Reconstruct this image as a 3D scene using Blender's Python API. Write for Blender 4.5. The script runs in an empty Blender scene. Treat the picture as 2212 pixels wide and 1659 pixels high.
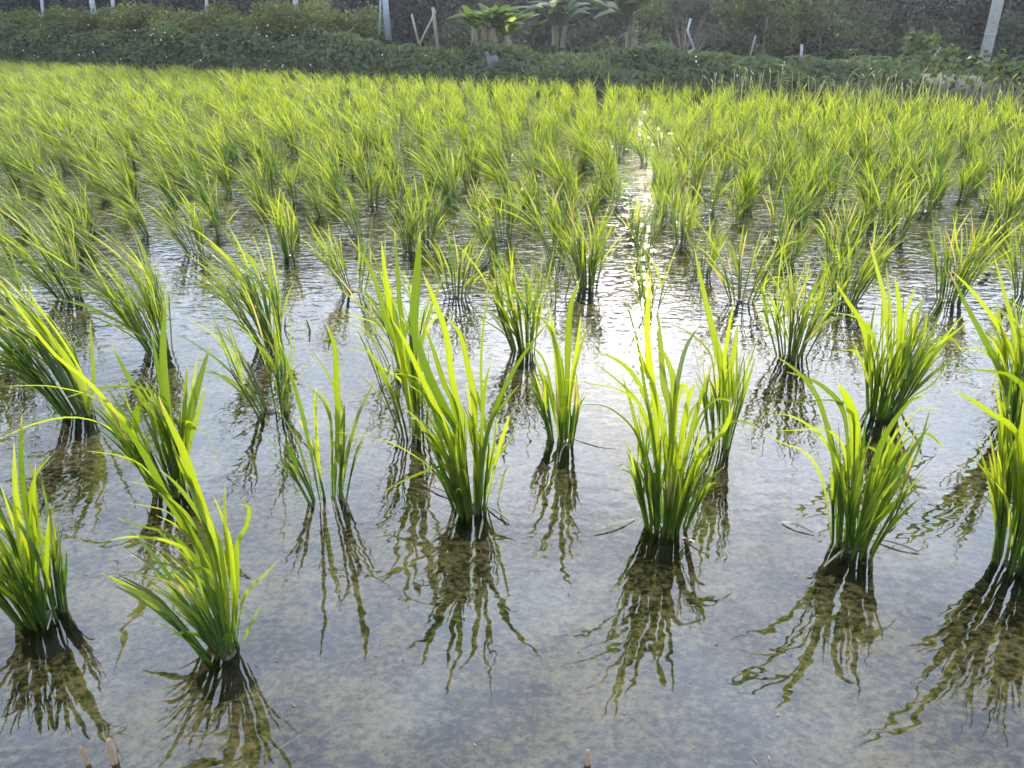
import bpy, math, random
import numpy as np

# ------------------------------------------------------------------ camera, sky, sun, exposure
S = bpy.context.scene
COL = S.collection
PITCH = 24.7; F = 1671.0; HC = 1.0          # camera pitch below the horizon, focal length in picture units, height
TH = math.radians(PITCH); CT, ST = math.cos(TH), math.sin(TH)
cam_d = bpy.data.cameras.new('camera'); cam = bpy.data.objects.new('camera', cam_d); COL.objects.link(cam)
cam.location = (0, 0, HC); cam.rotation_euler = (math.radians(90 - PITCH), 0, 0)
cam_d.sensor_width = 36; cam_d.lens = F / 2212 * 36; cam_d.clip_start = 0.02; cam_d.clip_end = 2000
S.camera = cam
SUN_EL, SUN_AZ = math.radians(21.3), math.radians(10.2)
SUN = np.array([math.sin(SUN_AZ) * math.cos(SUN_EL), math.cos(SUN_AZ) * math.cos(SUN_EL), math.sin(SUN_EL)])
sl = bpy.data.lights.new('sun', 'SUN'); sl.energy = 4.9; sl.angle = math.radians(0.55); sl.color = (1.0, 0.93, 0.80)
so = bpy.data.objects.new('sun', sl); COL.objects.link(so)
so.rotation_euler = (math.radians(90) - SUN_EL, 0, math.pi - SUN_AZ)
S.view_settings.view_transform = 'Standard'; S.view_settings.look = 'None'
S.view_settings.exposure = 0.50; S.view_settings.gamma = 1
S.render.engine = 'CYCLES'
S.cycles.max_bounces = 8; S.cycles.transparent_max_bounces = 16; S.cycles.volume_bounces = 0
S.cycles.use_denoising = True
S.cycles.sample_clamp_indirect = 6

W = bpy.data.worlds.new('World'); S.world = W; W.use_nodes = True
def build_world():
    nt = W.node_tree; N = nt.nodes; L = nt.links; N.clear()
    out = N.new('ShaderNodeOutputWorld')
    sky = N.new('ShaderNodeTexSky'); sky.sky_type = 'NISHITA'; sky.sun_disc = False
    sky.sun_elevation = SUN_EL; sky.sun_rotation = SUN_AZ; sky.air_density = 1.0; sky.dust_density = 0.8
    b1 = N.new('ShaderNodeBackground'); b1.inputs[1].default_value = 0.08; L.new(sky.outputs[0], b1.inputs[0])
    tc = N.new('ShaderNodeTexCoord')
    nrm = N.new('ShaderNodeVectorMath'); nrm.operation = 'NORMALIZE'; L.new(tc.outputs['Generated'], nrm.inputs[0])
    # flatten the direction onto a cloud layer overhead
    sep = N.new('ShaderNodeSeparateXYZ'); L.new(nrm.outputs[0], sep.inputs[0])
    zz = N.new('ShaderNodeMath'); zz.operation = 'ADD'; zz.inputs[1].default_value = 0.18; L.new(sep.outputs[2], zz.inputs[0])
    zm = N.new('ShaderNodeMath'); zm.operation = 'MAXIMUM'; zm.inputs[1].default_value = 0.08; L.new(zz.outputs[0], zm.inputs[0])
    cb = N.new('ShaderNodeCombineXYZ')
    for i in (0, 1, 2): L.new(zm.outputs[0], cb.inputs[i])
    dv = N.new('ShaderNodeVectorMath'); dv.operation = 'DIVIDE'; L.new(nrm.outputs[0], dv.inputs[0]); L.new(cb.outputs[0], dv.inputs[1])
    no = N.new('ShaderNodeTexNoise'); no.inputs['Scale'].default_value = 2.6; no.inputs['Detail'].default_value = 7; no.inputs['Roughness'].default_value = 0.58; no.inputs['Distortion'].default_value = 0.4
    L.new(dv.outputs[0], no.inputs['Vector'])
    cr = N.new('ShaderNodeMapRange'); cr.inputs[1].default_value = 0.36; cr.inputs[2].default_value = 0.68; cr.inputs[3].default_value = 0.42; cr.inputs[4].default_value = 1.0
    L.new(no.outputs['Fac'], cr.inputs[0])
    # glow of thin cloud round the sun
    dt = N.new('ShaderNodeVectorMath'); dt.operation = 'DOT_PRODUCT'; dt.inputs[1].default_value = tuple(SUN); L.new(nrm.outputs[0], dt.inputs[0])
    mx = N.new('ShaderNodeMath'); mx.operation = 'MAXIMUM'; mx.inputs[1].default_value = 0; L.new(dt.outputs['Value'], mx.inputs[0])
    def pw(e, k):
        p = N.new('ShaderNodeMath'); p.operation = 'POWER'; p.inputs[1].default_value = e; L.new(mx.outputs[0], p.inputs[0])
        m = N.new('ShaderNodeMath'); m.operation = 'MULTIPLY'; m.inputs[1].default_value = k; L.new(p.outputs[0], m.inputs[0]); return m
    a = pw(3, 0.85); b = pw(40, 0.22); c = pw(1500, 4.0)
    s1 = N.new('ShaderNodeMath'); L.new(a.outputs[0], s1.inputs[0]); L.new(b.outputs[0], s1.inputs[1])
    s2 = N.new('ShaderNodeMath'); L.new(s1.outputs[0], s2.inputs[0]); L.new(c.outputs[0], s2.inputs[1])
    s3 = N.new('ShaderNodeMath'); s3.inputs[1].default_value = 2.45; L.new(s2.outputs[0], s3.inputs[0])
    mm = N.new('ShaderNodeMath'); mm.operation = 'MULTIPLY'; L.new(cr.outputs[0], mm.inputs[0]); L.new(s3.outputs[0], mm.inputs[1])
    wc = N.new('ShaderNodeMix'); wc.data_type = 'RGBA'; wc.inputs[6].default_value = (0.71, 0.82, 1.0, 1); wc.inputs[7].default_value = (1.0, 0.90, 0.80, 1)
    L.new(b.outputs[0], wc.inputs[0]); wc.clamp_factor = True
    b2 = N.new('ShaderNodeBackground'); L.new(wc.outputs[2], b2.inputs[0]); L.new(mm.outputs[0], b2.inputs[1])
    ad = N.new('ShaderNodeAddShader'); L.new(b1.outputs[0], ad.inputs[0]); L.new(b2.outputs[0], ad.inputs[1])
    L.new(ad.outputs[0], out.inputs[0])
build_world()

# ------------------------------------------------------------------ helpers
def ray(px, py):
    x = px - 1106; u = 829.5 - py
    return x, F * CT + u * ST, u * CT - F * ST
def ground(px, py, z=0.0):
    x, Y, Z = ray(px, py); t = (HC - z) / -Z
    return x * t, Y * t
def at(px, py, Y):
    x, Yd, Z = ray(px, py); t = Y / Yd
    return x * t, Y, HC + Z * t
def project(x, y, z):
    dz = z - HC
    d = y * CT - dz * ST; u = y * ST + dz * CT
    return 1106 + F * x / d, 829.5 - F * u / d

def tag(o, label=None, cat=None, group=None, kind=None):
    if label: o['label'] = label
    if cat: o['category'] = cat
    if group: o['group'] = group
    if kind: o['kind'] = kind
    return o
def mesh_np(name, V, Fq, mats, tone=None, smooth=True, mi=None):
    me = bpy.data.meshes.new(name)
    V = np.asarray(V, dtype=np.float32); Fq = np.asarray(Fq, dtype=np.int32)
    me.vertices.add(len(V)); me.vertices.foreach_set('co', V.ravel())
    nf, k = Fq.shape
    me.loops.add(nf * k); me.loops.foreach_set('vertex_index', Fq.ravel())
    me.polygons.add(nf); me.polygons.foreach_set('loop_start', np.arange(0, nf * k, k, dtype=np.int32))
    me.polygons.foreach_set('loop_total', np.full(nf, k, dtype=np.int32))
    if smooth: me.polygons.foreach_set('use_smooth', np.ones(nf, dtype=bool))
    if mi is not None: me.polygons.foreach_set('material_index', np.asarray(mi, dtype=np.int32))
    for m in (mats if isinstance(mats, (list, tuple)) else [mats]): me.materials.append(m)
    if tone is not None:
        at_ = me.attributes.new('tone', 'FLOAT_VECTOR', 'POINT'); at_.data.foreach_set('vector', np.asarray(tone, dtype=np.float32).ravel())
    me.update(); return me
def obj(name, me, parent=None, loc=None):
    o = bpy.data.objects.new(name, me); COL.objects.link(o)
    if parent is not None: o.parent = parent
    if loc is not None: o.location = loc
    return o
def empty(name, loc, rz=0.0, sc=1.0):
    o = bpy.data.objects.new(name, None); COL.objects.link(o); o.location = loc; o.rotation_euler = (0, 0, rz)
    o.scale = (sc, sc, sc); o.empty_display_size = 0.05
    return o
def unit(v): return v / np.maximum(np.linalg.norm(v, axis=-1, keepdims=True), 1e-9)

class Rib:                                   # collects tapered blades
    def __init__(s): s.V = []; s.F = []; s.T = []; s.n = 0
    def add(s, P, Wd, side, fold=0.18, tone=None, tri=True):
        """P (N,K,3) centre lines, Wd (N,K) full widths, side (N,K,3) unit width direction, tone (N,)"""
        N, K, _ = P.shape
        tan = unit(np.gradient(P, axis=1)); side = unit(side - (side * tan).sum(-1, keepdims=True) * tan)
        nor = np.cross(tan, side)
        h = side * Wd[..., None] / 2
        t = np.broadcast_to(np.linspace(0, 1, K)[None, :], (N, K))
        tn = np.zeros(N) if tone is None else tone
        if tri:
            vs = np.stack([P - h, P + nor * Wd[..., None] * fold, P + h], 2); m = 3
        else:
            vs = np.stack([P - h, P + h], 2); m = 2
        idx = np.arange(N * K * m).reshape(N, K, m) + s.n
        for j in range(m - 1):
            s.F.append(np.stack([idx[:, :-1, j], idx[:, 1:, j], idx[:, 1:, j + 1], idx[:, :-1, j + 1]], -1).reshape(-1, 4))
        s.V.append(vs.reshape(-1, 3)); s.n += N * K * m
        cross = np.broadcast_to(np.linspace(-1, 1, m), (N, K, m))
        s.T.append(np.stack([np.broadcast_to(tn[:, None, None], (N, K, m)), np.broadcast_to(t[..., None], (N, K, m)), cross], -1).reshape(-1, 3))
    def arrays(s): return np.concatenate(s.V), np.concatenate(s.F), np.concatenate(s.T)
    def mesh(s, name, mat): return mesh_np(name, *s.arrays()[:2], mat, tone=s.arrays()[2])

class MB:                                    # plain solids
    def __init__(s): s.V = []; s.F = []
    def tube(s, pts, rad, n=8, cap=True):
        b = len(s.V); pts = [np.array(p, float) for p in pts]; K = len(pts)
        for i, p in enumerate(pts):
            t = unit(pts[min(i + 1, K - 1)] - pts[max(i - 1, 0)])
            a = unit(np.cross(t, np.array([0.31, 0.9, 0.13]))); c = np.cross(t, a); r = rad[i] if hasattr(rad, '__len__') else rad
            for k in range(n):
                q = 2 * math.pi * k / n; s.V.append(p + r * (math.cos(q) * a + math.sin(q) * c))
        for i in range(K - 1):
            for k in range(n):
                k2 = (k + 1) % n; s.F.append((b + i * n + k, b + i * n + k2, b + (i + 1) * n + k2, b + (i + 1) * n + k))
        if cap:
            s.F.append(tuple(b + k for k in range(n))[::-1]); s.F.append(tuple(b + (K - 1) * n + k for k in range(n)))
    def quad(s, *p):
        b = len(s.V); s.V += [np.array(q, float) for q in p]; s.F.append(tuple(range(b, b + len(p))))
    def mesh(s, name, mat, smooth=True):
        me = bpy.data.meshes.new(name); me.from_pydata([tuple(v) for v in s.V], [], s.F); me.materials.append(mat)
        if smooth: me.polygons.foreach_set('use_smooth', [True] * len(me.polygons))
        me.update(); return me

# ------------------------------------------------------------------ materials
def new_mat(name):
    m = bpy.data.materials.new(name); m.use_nodes = True; nt = m.node_tree; nt.nodes.clear()
    return m, nt, nt.nodes, nt.links, nt.nodes.new('ShaderNodeOutputMaterial')
def ramp(N, fac, L, stops):
    r = N.new('ShaderNodeValToRGB'); e = r.color_ramp.elements
    while len(e) > 1: e.remove(e[-1])
    e[0].position = stops[0][0]; e[0].color = (*stops[0][1], 1)
    for p, c in stops[1:]:
        q = e.new(p); q.color = (*c, 1)
    L.new(fac, r.inputs[0]); return r
def noise(N, L, scale, detail=4, rough=0.55, vec=None, dist=0.0):
    n = N.new('ShaderNodeTexNoise'); n.inputs['Scale'].default_value = scale; n.inputs['Detail'].default_value = detail
    n.inputs['Roughness'].default_value = rough; n.inputs['Distortion'].default_value = dist
    if vec is not None: L.new(vec, n.inputs['Vector'])
    return n
def blade_mat(name, dif, tra, tip, base, trans=0.62, gloss=0.06, tipstart=0.9):
    """dif/tra: pairs of colours chosen by each blade's own tone; tips and bases have a colour of their own."""
    m, nt, N, L, out = new_mat(name)
    a = N.new('ShaderNodeAttribute'); a.attribute_name = 'tone'
    sp = N.new('ShaderNodeSeparateXYZ'); L.new(a.outputs['Vector'], sp.inputs[0])
    def col(pair, tipc, basec):
        r = ramp(N, sp.outputs[0], L, [(0, pair[0]), (0.85, pair[1]), (0.97, tipc)])
        t = ramp(N, sp.outputs[1], L, [(0, (0, 0, 0)), (tipstart, (0, 0, 0)), (1, (1, 1, 1))])
        x = N.new('ShaderNodeMix'); x.data_type = 'RGBA'; L.new(t.outputs[0], x.inputs[0]); L.new(r.outputs[0], x.inputs[6]); x.inputs[7].default_value = (*tipc, 1)
        t2 = ramp(N, sp.outputs[1], L, [(0, (1, 1, 1)), (0.14, (0.35, 0.35, 0.35)), (0.42, (0, 0, 0))])
        y = N.new('ShaderNodeMix'); y.data_type = 'RGBA'; L.new(t2.outputs[0], y.inputs[0]); L.new(x.outputs[2], y.inputs[6]); y.inputs[7].default_value = (*basec, 1)
        # parallel veins, midrib
        ab = N.new('ShaderNodeMath'); ab.operation = 'ABSOLUTE'; L.new(sp.outputs[2], ab.inputs[0])
        sn = N.new('ShaderNodeMath'); sn.operation = 'MULTIPLY'; sn.inputs[1].default_value = 26; L.new(ab.outputs[0], sn.inputs[0])
        s2 = N.new('ShaderNodeMath'); s2.operation = 'SINE'; L.new(sn.outputs[0], s2.inputs[0])
        mr = N.new('ShaderNodeMapRange'); mr.inputs[1].default_value = -1; mr.inputs[2].default_value = 1; mr.inputs[3].default_value = 0.78; mr.inputs[4].default_value = 1.12; L.new(s2.outputs[0], mr.inputs[0])
        v = N.new('ShaderNodeVectorMath'); v.operation = 'SCALE'; L.new(y.outputs[2], v.inputs[0]); L.new(mr.outputs[0], v.inputs['Scale'])
        return v
    cd = col(dif, tuple(c * 0.6 for c in tip), tuple(c * 0.8 for c in base)); ct = col(tra, tip, base)
    d = N.new('ShaderNodeBsdfDiffuse'); L.new(cd.outputs[0], d.inputs[0])
    t = N.new('ShaderNodeBsdfTranslucent'); L.new(ct.outputs[0], t.inputs[0])
    mx = N.new('ShaderNodeMixShader'); mx.inputs[0].default_value = trans; L.new(d.outputs[0], mx.inputs[1]); L.new(t.outputs[0], mx.inputs[2])
    g = N.new('ShaderNodeBsdfGlossy'); g.inputs['Roughness'].default_value = 0.38; g.inputs[0].default_value = (1, 1, 1, 1)
    m2 = N.new('ShaderNodeMixShader'); m2.inputs[0].default_value = gloss; L.new(mx.outputs[0], m2.inputs[1]); L.new(g.outputs[0], m2.inputs[2])
    L.new(m2.outputs[0], out.inputs[0]); return m
M_LEAF = blade_mat('rice_leaf', [(0.020, 0.055, 0.004), (0.05, 0.10, 0.008)], [(0.05, 0.125, 0.002), (0.52, 0.60, 0.008)], (0.55, 0.42, 0.12), (0.06, 0.13, 0.012), trans=0.70, gloss=0.045)
M_STEM = blade_mat('rice_stem', [(0.018, 0.05, 0.006), (0.04, 0.09, 0.01)], [(0.08, 0.17, 0.008), (0.20, 0.30, 0.012)], (0.20, 0.36, 0.02), (0.16, 0.14, 0.05), trans=0.45)
M_DRY = blade_mat('dry_straw', [(0.14, 0.13, 0.07), (0.26, 0.24, 0.15)], [(0.15, 0.14, 0.06), (0.25, 0.22, 0.12)], (0.4, 0.35, 0.22), (0.4, 0.36, 0.24), trans=0.35, gloss=0.05)

def foliage_mat(name, c1, c2, trans=0.35, tr=None, c3=None, nscale=0.6):
    m, nt, N, L, out = new_mat(name)
    a = N.new('ShaderNodeAttribute'); a.attribute_name = 'tone'; sp = N.new('ShaderNodeSeparateXYZ'); L.new(a.outputs['Vector'], sp.inputs[0])
    st = [(0, c1), (0.8, c2)]
    if c3: st += [(0.9, c2), (0.96, c3)]
    r = ramp(N, sp.outputs[0], L, st)
    d = N.new('ShaderNodeBsdfDiffuse'); L.new(r.outputs[0], d.inputs[0])
    t = N.new('ShaderNodeBsdfTranslucent')
    v = N.new('ShaderNodeVectorMath'); v.operation = 'MULTIPLY'; v.inputs[1].default_value = tr or (1.5, 1.8, 0.7); L.new(r.outputs[0], v.inputs[0]); L.new(v.outputs[0], t.inputs[0])
    mx = N.new('ShaderNodeMixShader'); mx.inputs[0].default_value = trans; L.new(d.outputs[0], mx.inputs[1]); L.new(t.outputs[0], mx.inputs[2])
    g = N.new('ShaderNodeBsdfGlossy'); g.inputs['Roughness'].default_value = 0.5
    m2 = N.new('ShaderNodeMixShader'); m2.inputs[0].default_value = 0.03; L.new(mx.outputs[0], m2.inputs[1]); L.new(g.outputs[0], m2.inputs[2])
    L.new(m2.outputs[0], out.inputs[0]); return m
M_VINE = foliage_mat('vine_leaves', (0.020, 0.032, 0.010), (0.062, 0.085, 0.024))
M_SHRUB = foliage_mat('shrub_leaves', (0.05, 0.06, 0.02), (0.11, 0.12, 0.04), c3=(0.30, 0.22, 0.05))
M_TREE = foliage_mat('tree_leaves', (0.035, 0.055, 0.02), (0.10, 0.125, 0.045), c3=(0.30, 0.32, 0.14))
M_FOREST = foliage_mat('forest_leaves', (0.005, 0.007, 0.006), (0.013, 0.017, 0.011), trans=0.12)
M_BANANA = foliage_mat('banana_leaves', (0.05, 0.09, 0.02), (0.12, 0.17, 0.03), trans=0.45, c3=(0.4, 0.42, 0.12))
M_DRYGRASS = foliage_mat('dry_grass', (0.12, 0.15, 0.05), (0.30, 0.29, 0.15), trans=0.4, tr=(1.2, 1.15, 0.8))
M_FLOWER = foliage_mat('white_petals', (0.7, 0.7, 0.68), (0.8, 0.8, 0.78), trans=0.3, tr=(1, 1, 1))

def solid_mat(name, c1, c2, scale=8, rough=0.85, bump=0.004, stretch=(1, 1, 1), spec=0.3):
    m, nt, N, L, out = new_mat(name)
    p = N.new('ShaderNodeBsdfPrincipled'); L.new(p.outputs[0], out.inputs[0]); p.inputs['Roughness'].default_value = rough
    p.inputs['Specular IOR Level'].default_value = spec
    tc = N.new('ShaderNodeTexCoord'); mp = N.new('ShaderNodeMapping'); mp.inputs['Scale'].default_value = stretch; L.new(tc.outputs['Object'], mp.inputs[0])
    n = noise(N, L, scale, 6, 0.6, mp.outputs[0]); r = ramp(N, n.outputs['Fac'], L, [(0.3, c1), (0.7, c2)]); L.new(r.outputs[0], p.inputs['Base Color'])
    b = N.new('ShaderNodeBump'); b.inputs['Distance'].default_value = bump; L.new(n.outputs['Fac'], b.inputs['Height']); L.new(b.outputs[0], p.inputs['Normal'])
    return m
M_CONC = solid_mat('concrete', (0.26, 0.26, 0.25), (0.40, 0.39, 0.37), 9)
M_GREYPOST = solid_mat('grey_post_concrete', (0.20, 0.22, 0.24), (0.32, 0.34, 0.36), 7)
M_WOOD = solid_mat('weathered_wood', (0.15, 0.13, 0.10), (0.30, 0.26, 0.20), 14, stretch=(1, 1, 0.15))
M_BARK = solid_mat('bark', (0.09, 0.07, 0.05), (0.20, 0.16, 0.12), 16, stretch=(1, 1, 0.2), bump=0.01)
M_PSEUDO = solid_mat('banana_stem', (0.07, 0.06, 0.04), (0.22, 0.19, 0.13), 12, stretch=(2, 2, 0.25), bump=0.01)
M_PIPE = solid_mat('white_plastic_pipe', (0.22, 0.23, 0.25), (0.34, 0.35, 0.36), 5, rough=0.4, bump=0.0005)
M_BLUE = solid_mat('pale_blue_pipe', (0.16, 0.20, 0.24), (0.23, 0.28, 0.32), 5, rough=0.45, bump=0.0005)
M_CLOTH = solid_mat('grey_sacking', (0.05, 0.05, 0.055), (0.14, 0.14, 0.15), 20, bump=0.006)
M_STUB = solid_mat('rotting_straw', (0.20, 0.12, 0.07), (0.36, 0.27, 0.17), 60, stretch=(1, 1, 0.2), bump=0.0015, rough=0.6)
M_CLOD = solid_mat('wet_mud', (0.02, 0.018, 0.014), (0.06, 0.05, 0.035), 60, rough=0.35)
M_SOIL = solid_mat('soil', (0.035, 0.036, 0.022), (0.10, 0.088, 0.062), 1.7, bump=0.03)
M_HILL = solid_mat('hill_soil', (0.03, 0.035, 0.02), (0.05, 0.06, 0.03), 0.3, bump=0.1)

def mud_mat():
    m, nt, N, L, out = new_mat('paddy_mud')
    p = N.new('ShaderNodeBsdfPrincipled'); L.new(p.outputs[0], out.inputs[0]); p.inputs['Roughness'].default_value = 0.9; p.inputs['Specular IOR Level'].default_value = 0.1
    g = N.new('ShaderNodeNewGeometry'); mp = N.new('ShaderNodeMapping'); mp.inputs['Scale'].default_value = (1, 1.25, 1); L.new(g.outputs['Position'], mp.inputs[0])
    n1 = noise(N, L, 62, 8, 0.68, mp.outputs[0], 0.15); n2 = noise(N, L, 7, 5, 0.6, mp.outputs[0]); n3 = noise(N, L, 2.2, 3, 0.5, mp.outputs[0])
    a = N.new('ShaderNodeMath'); a.operation = 'MULTIPLY_ADD'; a.inputs[1].default_value = 0.5; L.new(n2.outputs['Fac'], a.inputs[0]); L.new(n1.outputs['Fac'], a.inputs[2])
    b = N.new('ShaderNodeMath'); b.operation = 'MULTIPLY_ADD'; b.inputs[1].default_value = 0.36; L.new(n3.outputs['Fac'], b.inputs[0]); L.new(a.outputs[0], b.inputs[2])
    r = ramp(N, b.outputs[0], L, [(0.84, (0.045, 0.042, 0.022)), (0.97, (0.10, 0.088, 0.045)), (1.0, (0.24, 0.20, 0.115))])
    mr = N.new('ShaderNodeMapRange'); mr.inputs[1].default_value = 0.69; mr.inputs[2].default_value = 1.17; L.new(b.outputs[0], mr.inputs[0])
    r2 = ramp(N, mr.outputs[0], L, [(0.15, (0.015, 0.014, 0.007)), (0.36, (0.075, 0.060, 0.030)), (0.58, (0.31, 0.235, 0.12)), (0.88, (0.56, 0.43, 0.22))])
    N.remove(r)
    L.new(r2.outputs[0], p.inputs['Base Color'])
    bp = N.new('ShaderNodeBump'); bp.inputs['Distance'].default_value = 0.008; bp.inputs['Strength'].default_value = 0.8; L.new(b.outputs[0], bp.inputs['Height']); L.new(bp.outputs[0], p.inputs['Normal'])
    return m
M_MUD = mud_mat()

def water_mat():
    m, nt, N, L, out = new_mat('paddy_water')
    g = N.new('ShaderNodeNewGeometry'); pos = g.outputs['Position']
    sp = N.new('ShaderNodeSeparateXYZ'); L.new(pos, sp.inputs[0])
    # wind reaches the middle of the field: ripples grow with world y, broken into patches
    yr = N.new('ShaderNodeMapRange'); yr.inputs[1].default_value = 2.1; yr.inputs[2].default_value = 3.8; L.new(sp.outputs[1], yr.inputs[0])
    pn = noise(N, L, 0.9, 2, 0.5, pos); pr = N.new('ShaderNodeMapRange'); pr.inputs[1].default_value = 0.35; pr.inputs[2].default_value = 0.65; pr.inputs[3].default_value = 0.35; pr.inputs[4].default_value = 1.0; L.new(pn.outputs['Fac'], pr.inputs[0])
    wnd = N.new('ShaderNodeMath'); wnd.operation = 'MULTIPLY'; L.new(yr.outputs[0], wnd.inputs[0]); L.new(pr.outputs[0], wnd.inputs[1])
    mp = N.new('ShaderNodeMapping'); mp.inputs['Scale'].default_value = (0.42, 1.0, 1); mp.inputs['Rotation'].default_value = (0, 0, math.radians(12)); L.new(pos, mp.inputs[0])
    r1 = noise(N, L, 34, 2.0, 0.5, mp.outputs[0], 0.3)       # wind ripples, crests across the view
    mp2 = N.new('ShaderNodeMapping'); mp2.inputs['Scale'].default_value = (0.8, 1.0, 1); L.new(pos, mp2.inputs[0])
    r2 = noise(N, L, 26, 1.0, 0.45, mp2.outputs[0], 0.2)      # gentle wobble everywhere
    r3 = noise(N, L, 4.5, 1, 0.4, mp2.outputs[0])
    def mul(x, k):
        q = N.new('ShaderNodeMath'); q.operation = 'MULTIPLY'
        L.new(x, q.inputs[0])
        if isinstance(k, float): q.inputs[1].default_value = k
        else: L.new(k, q.inputs[1])
        return q.outputs[0]
    def add(x, y):
        q = N.new('ShaderNodeMath'); L.new(x, q.inputs[0]); L.new(y, q.inputs[1]); return q.outputs[0]
    yr2 = N.new('ShaderNodeMapRange'); yr2.inputs[1].default_value = 0.9; yr2.inputs[2].default_value = 2.2; yr2.inputs[3].default_value = 0.35; yr2.inputs[4].default_value = 1.0; L.new(sp.outputs[1], yr2.inputs[0])
    rc = N.new('ShaderNodeMapRange'); rc.inputs[1].default_value = 0.42; rc.inputs[2].default_value = 0.72; L.new(r1.outputs['Fac'], rc.inputs[0])
    rp = N.new('ShaderNodeMath'); rp.operation = 'POWER'; rp.inputs[1].default_value = 6.0; L.new(rc.outputs[0], rp.inputs[0])
    rq = N.new('ShaderNodeMath'); rq.operation = 'MULTIPLY_ADD'; rq.inputs[1].default_value = 16.0; L.new(rp.outputs[0], rq.inputs[0]); L.new(rc.outputs[0], rq.inputs[2])
    h = add(mul(mul(rq.outputs[0], wnd.outputs[0]), 0.00034), add(mul(mul(r2.outputs['Fac'], yr2.outputs[0]), 0.0014), mul(r3.outputs['Fac'], 0.0016)))
    mp4 = N.new('ShaderNodeMapping'); mp4.inputs['Scale'].default_value = (0.62, 1.0, 1); L.new(pos, mp4.inputs[0])
    r4 = noise(N, L, 18, 1.5, 0.5, mp4.outputs[0], 0.2); c4 = N.new('ShaderNodeMapRange'); c4.inputs[1].default_value = 0.55; c4.inputs[2].default_value = 0.70; L.new(r4.outputs['Fac'], c4.inputs[0])
    p4 = N.new('ShaderNodeMath'); p4.operation = 'POWER'; p4.inputs[1].default_value = 1.6; L.new(c4.outputs[0], p4.inputs[0])
    y4 = N.new('ShaderNodeMapRange'); y4.inputs[1].default_value = 3.2; y4.inputs[2].default_value = 5.0; L.new(sp.outputs[1], y4.inputs[0])
    h = add(h, mul(mul(p4.outputs[0], y4.outputs[0]), 0.0024))
    bp = N.new('ShaderNodeBump'); bp.inputs['Distance'].default_value = 1.0; bp.inputs['Strength'].default_value = 1.0; L.new(h, bp.inputs['Height'])
    fr = N.new('ShaderNodeFresnel'); fr.inputs['IOR'].default_value = 1.75; L.new(bp.outputs[0], fr.inputs['Normal'])
    gl = N.new('ShaderNodeBsdfGlossy'); gl.inputs['Roughness'].default_value = 0.018; gl.inputs[0].default_value = (1, 1, 1, 1); L.new(bp.outputs[0], gl.inputs['Normal'])
    tr = N.new('ShaderNodeBsdfTransparent'); tr.inputs[0].default_value = (0.84, 0.84, 0.74, 1)
    mx = N.new('ShaderNodeMixShader'); L.new(fr.outputs[0], mx.inputs[0]); L.new(tr.outputs[0], mx.inputs[1]); L.new(gl.outputs[0], mx.inputs[2])
    L.new(mx.outputs[0], out.inputs[0]); return m
M_WATER = water_mat()

# ------------------------------------------------------------------ setting
def edge_y(x): return 14.2 - 0.62 * x                 # far edge of the paddy
EN = np.array([0.62, 1.0]) / math.hypot(0.62, 1.0)      # outward normal of that edge
def edge_d(x, y): return (y - edge_y(x)) * EN[1]
def bank_h(x, y):
    d = edge_d(x, y)
    top = np.interp(x, [-14, -3, 1, 8], [0.60, 0.48, 0.42, 0.34])
    h = top * np.clip(d / 0.9, 0, 1) ** 0.7
    h = np.where(d > 1.6, np.maximum(top - (d - 1.6) * 0.12, 0.22), h)
    return h
def sheet(name, xs, ys, zf, mat, kind='structure'):
    X, Y = np.meshgrid(xs, ys); Z = zf(X, Y)
    V = np.stack([X, Y, Z], -1).reshape(-1, 3); nx, ny = len(xs), len(ys)
    i = np.arange(nx * ny).reshape(ny, nx)
    Fq = np.stack([i[:-1, :-1], i[:-1, 1:], i[1:, 1:], i[1:, :-1]], -1).reshape(-1, 4)
    return tag(obj(name, mesh_np(name, V, Fq, mat)), kind=kind)
def ground_z(X, Y):
    d = edge_d(X, Y)
    z = np.where(d > 0, bank_h(X, Y) - 0.02, -0.5)
    z = np.where((d > -0.6) & (d <= 0), -0.5 + 0.48 * (d + 0.6) / 0.6, z)
    near = np.clip((0.45 - Y) / 0.35, 0, 1); z = np.where(Y < 0.45, np.maximum(z, -0.5 + near * 0.75), z)   # bund the camera stands on
    r = np.hypot(X, Y); z = z + 0.06 * np.sin(X * 1.3 + Y) * np.sin(Y * 1.7) * (d > 0.4)
    return z
xs = np.concatenate([np.linspace(-400, -45, 12), np.arange(-40, 40, 0.4), np.linspace(42, 400, 12)])
ys = np.concatenate([np.linspace(-60, -2, 8), np.arange(-1.5, 40, 0.35), np.linspace(41, 700, 24)])
sheet('ground', xs, ys, ground_z, M_SOIL)
def bed_z(X, Y):
    return -0.052 + 0.008 * np.sin(X * 9.1 + 2 * np.sin(Y * 4.3)) * np.sin(Y * 7.7 + 1.5 * np.sin(X * 5.1)) + 0.006 * np.sin(X * 21 + Y * 13) * np.sin(Y * 19 - X * 7)
sheet('paddy_bed', np.concatenate([np.linspace(-30, -3.2, 6), np.arange(-3, 3, .03), np.linspace(3.1, 16, 5)]), np.concatenate([np.arange(0.2, 4.5, .03), np.linspace(4.6, 34, 12)]), bed_z, M_MUD)
sheet('water', np.linspace(-30, 16, 3), np.linspace(0.2, 34, 3), lambda X, Y: X * 0, M_WATER)
def hill_z(X, Y):
    return -1 + np.clip((Y - 58) / 40, 0, 1) ** 0.8 * (25.5 + 1.5 * np.sin(X * 0.06) + np.sin(X * 0.13 + 2)) + np.clip((Y - 98) / 200, 0, 1) * 6
sheet('hill', np.linspace(-260, 260, 50), np.linspace(56, 320, 40), hill_z, M_HILL)

rng = np.random.default_rng(7)
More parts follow.
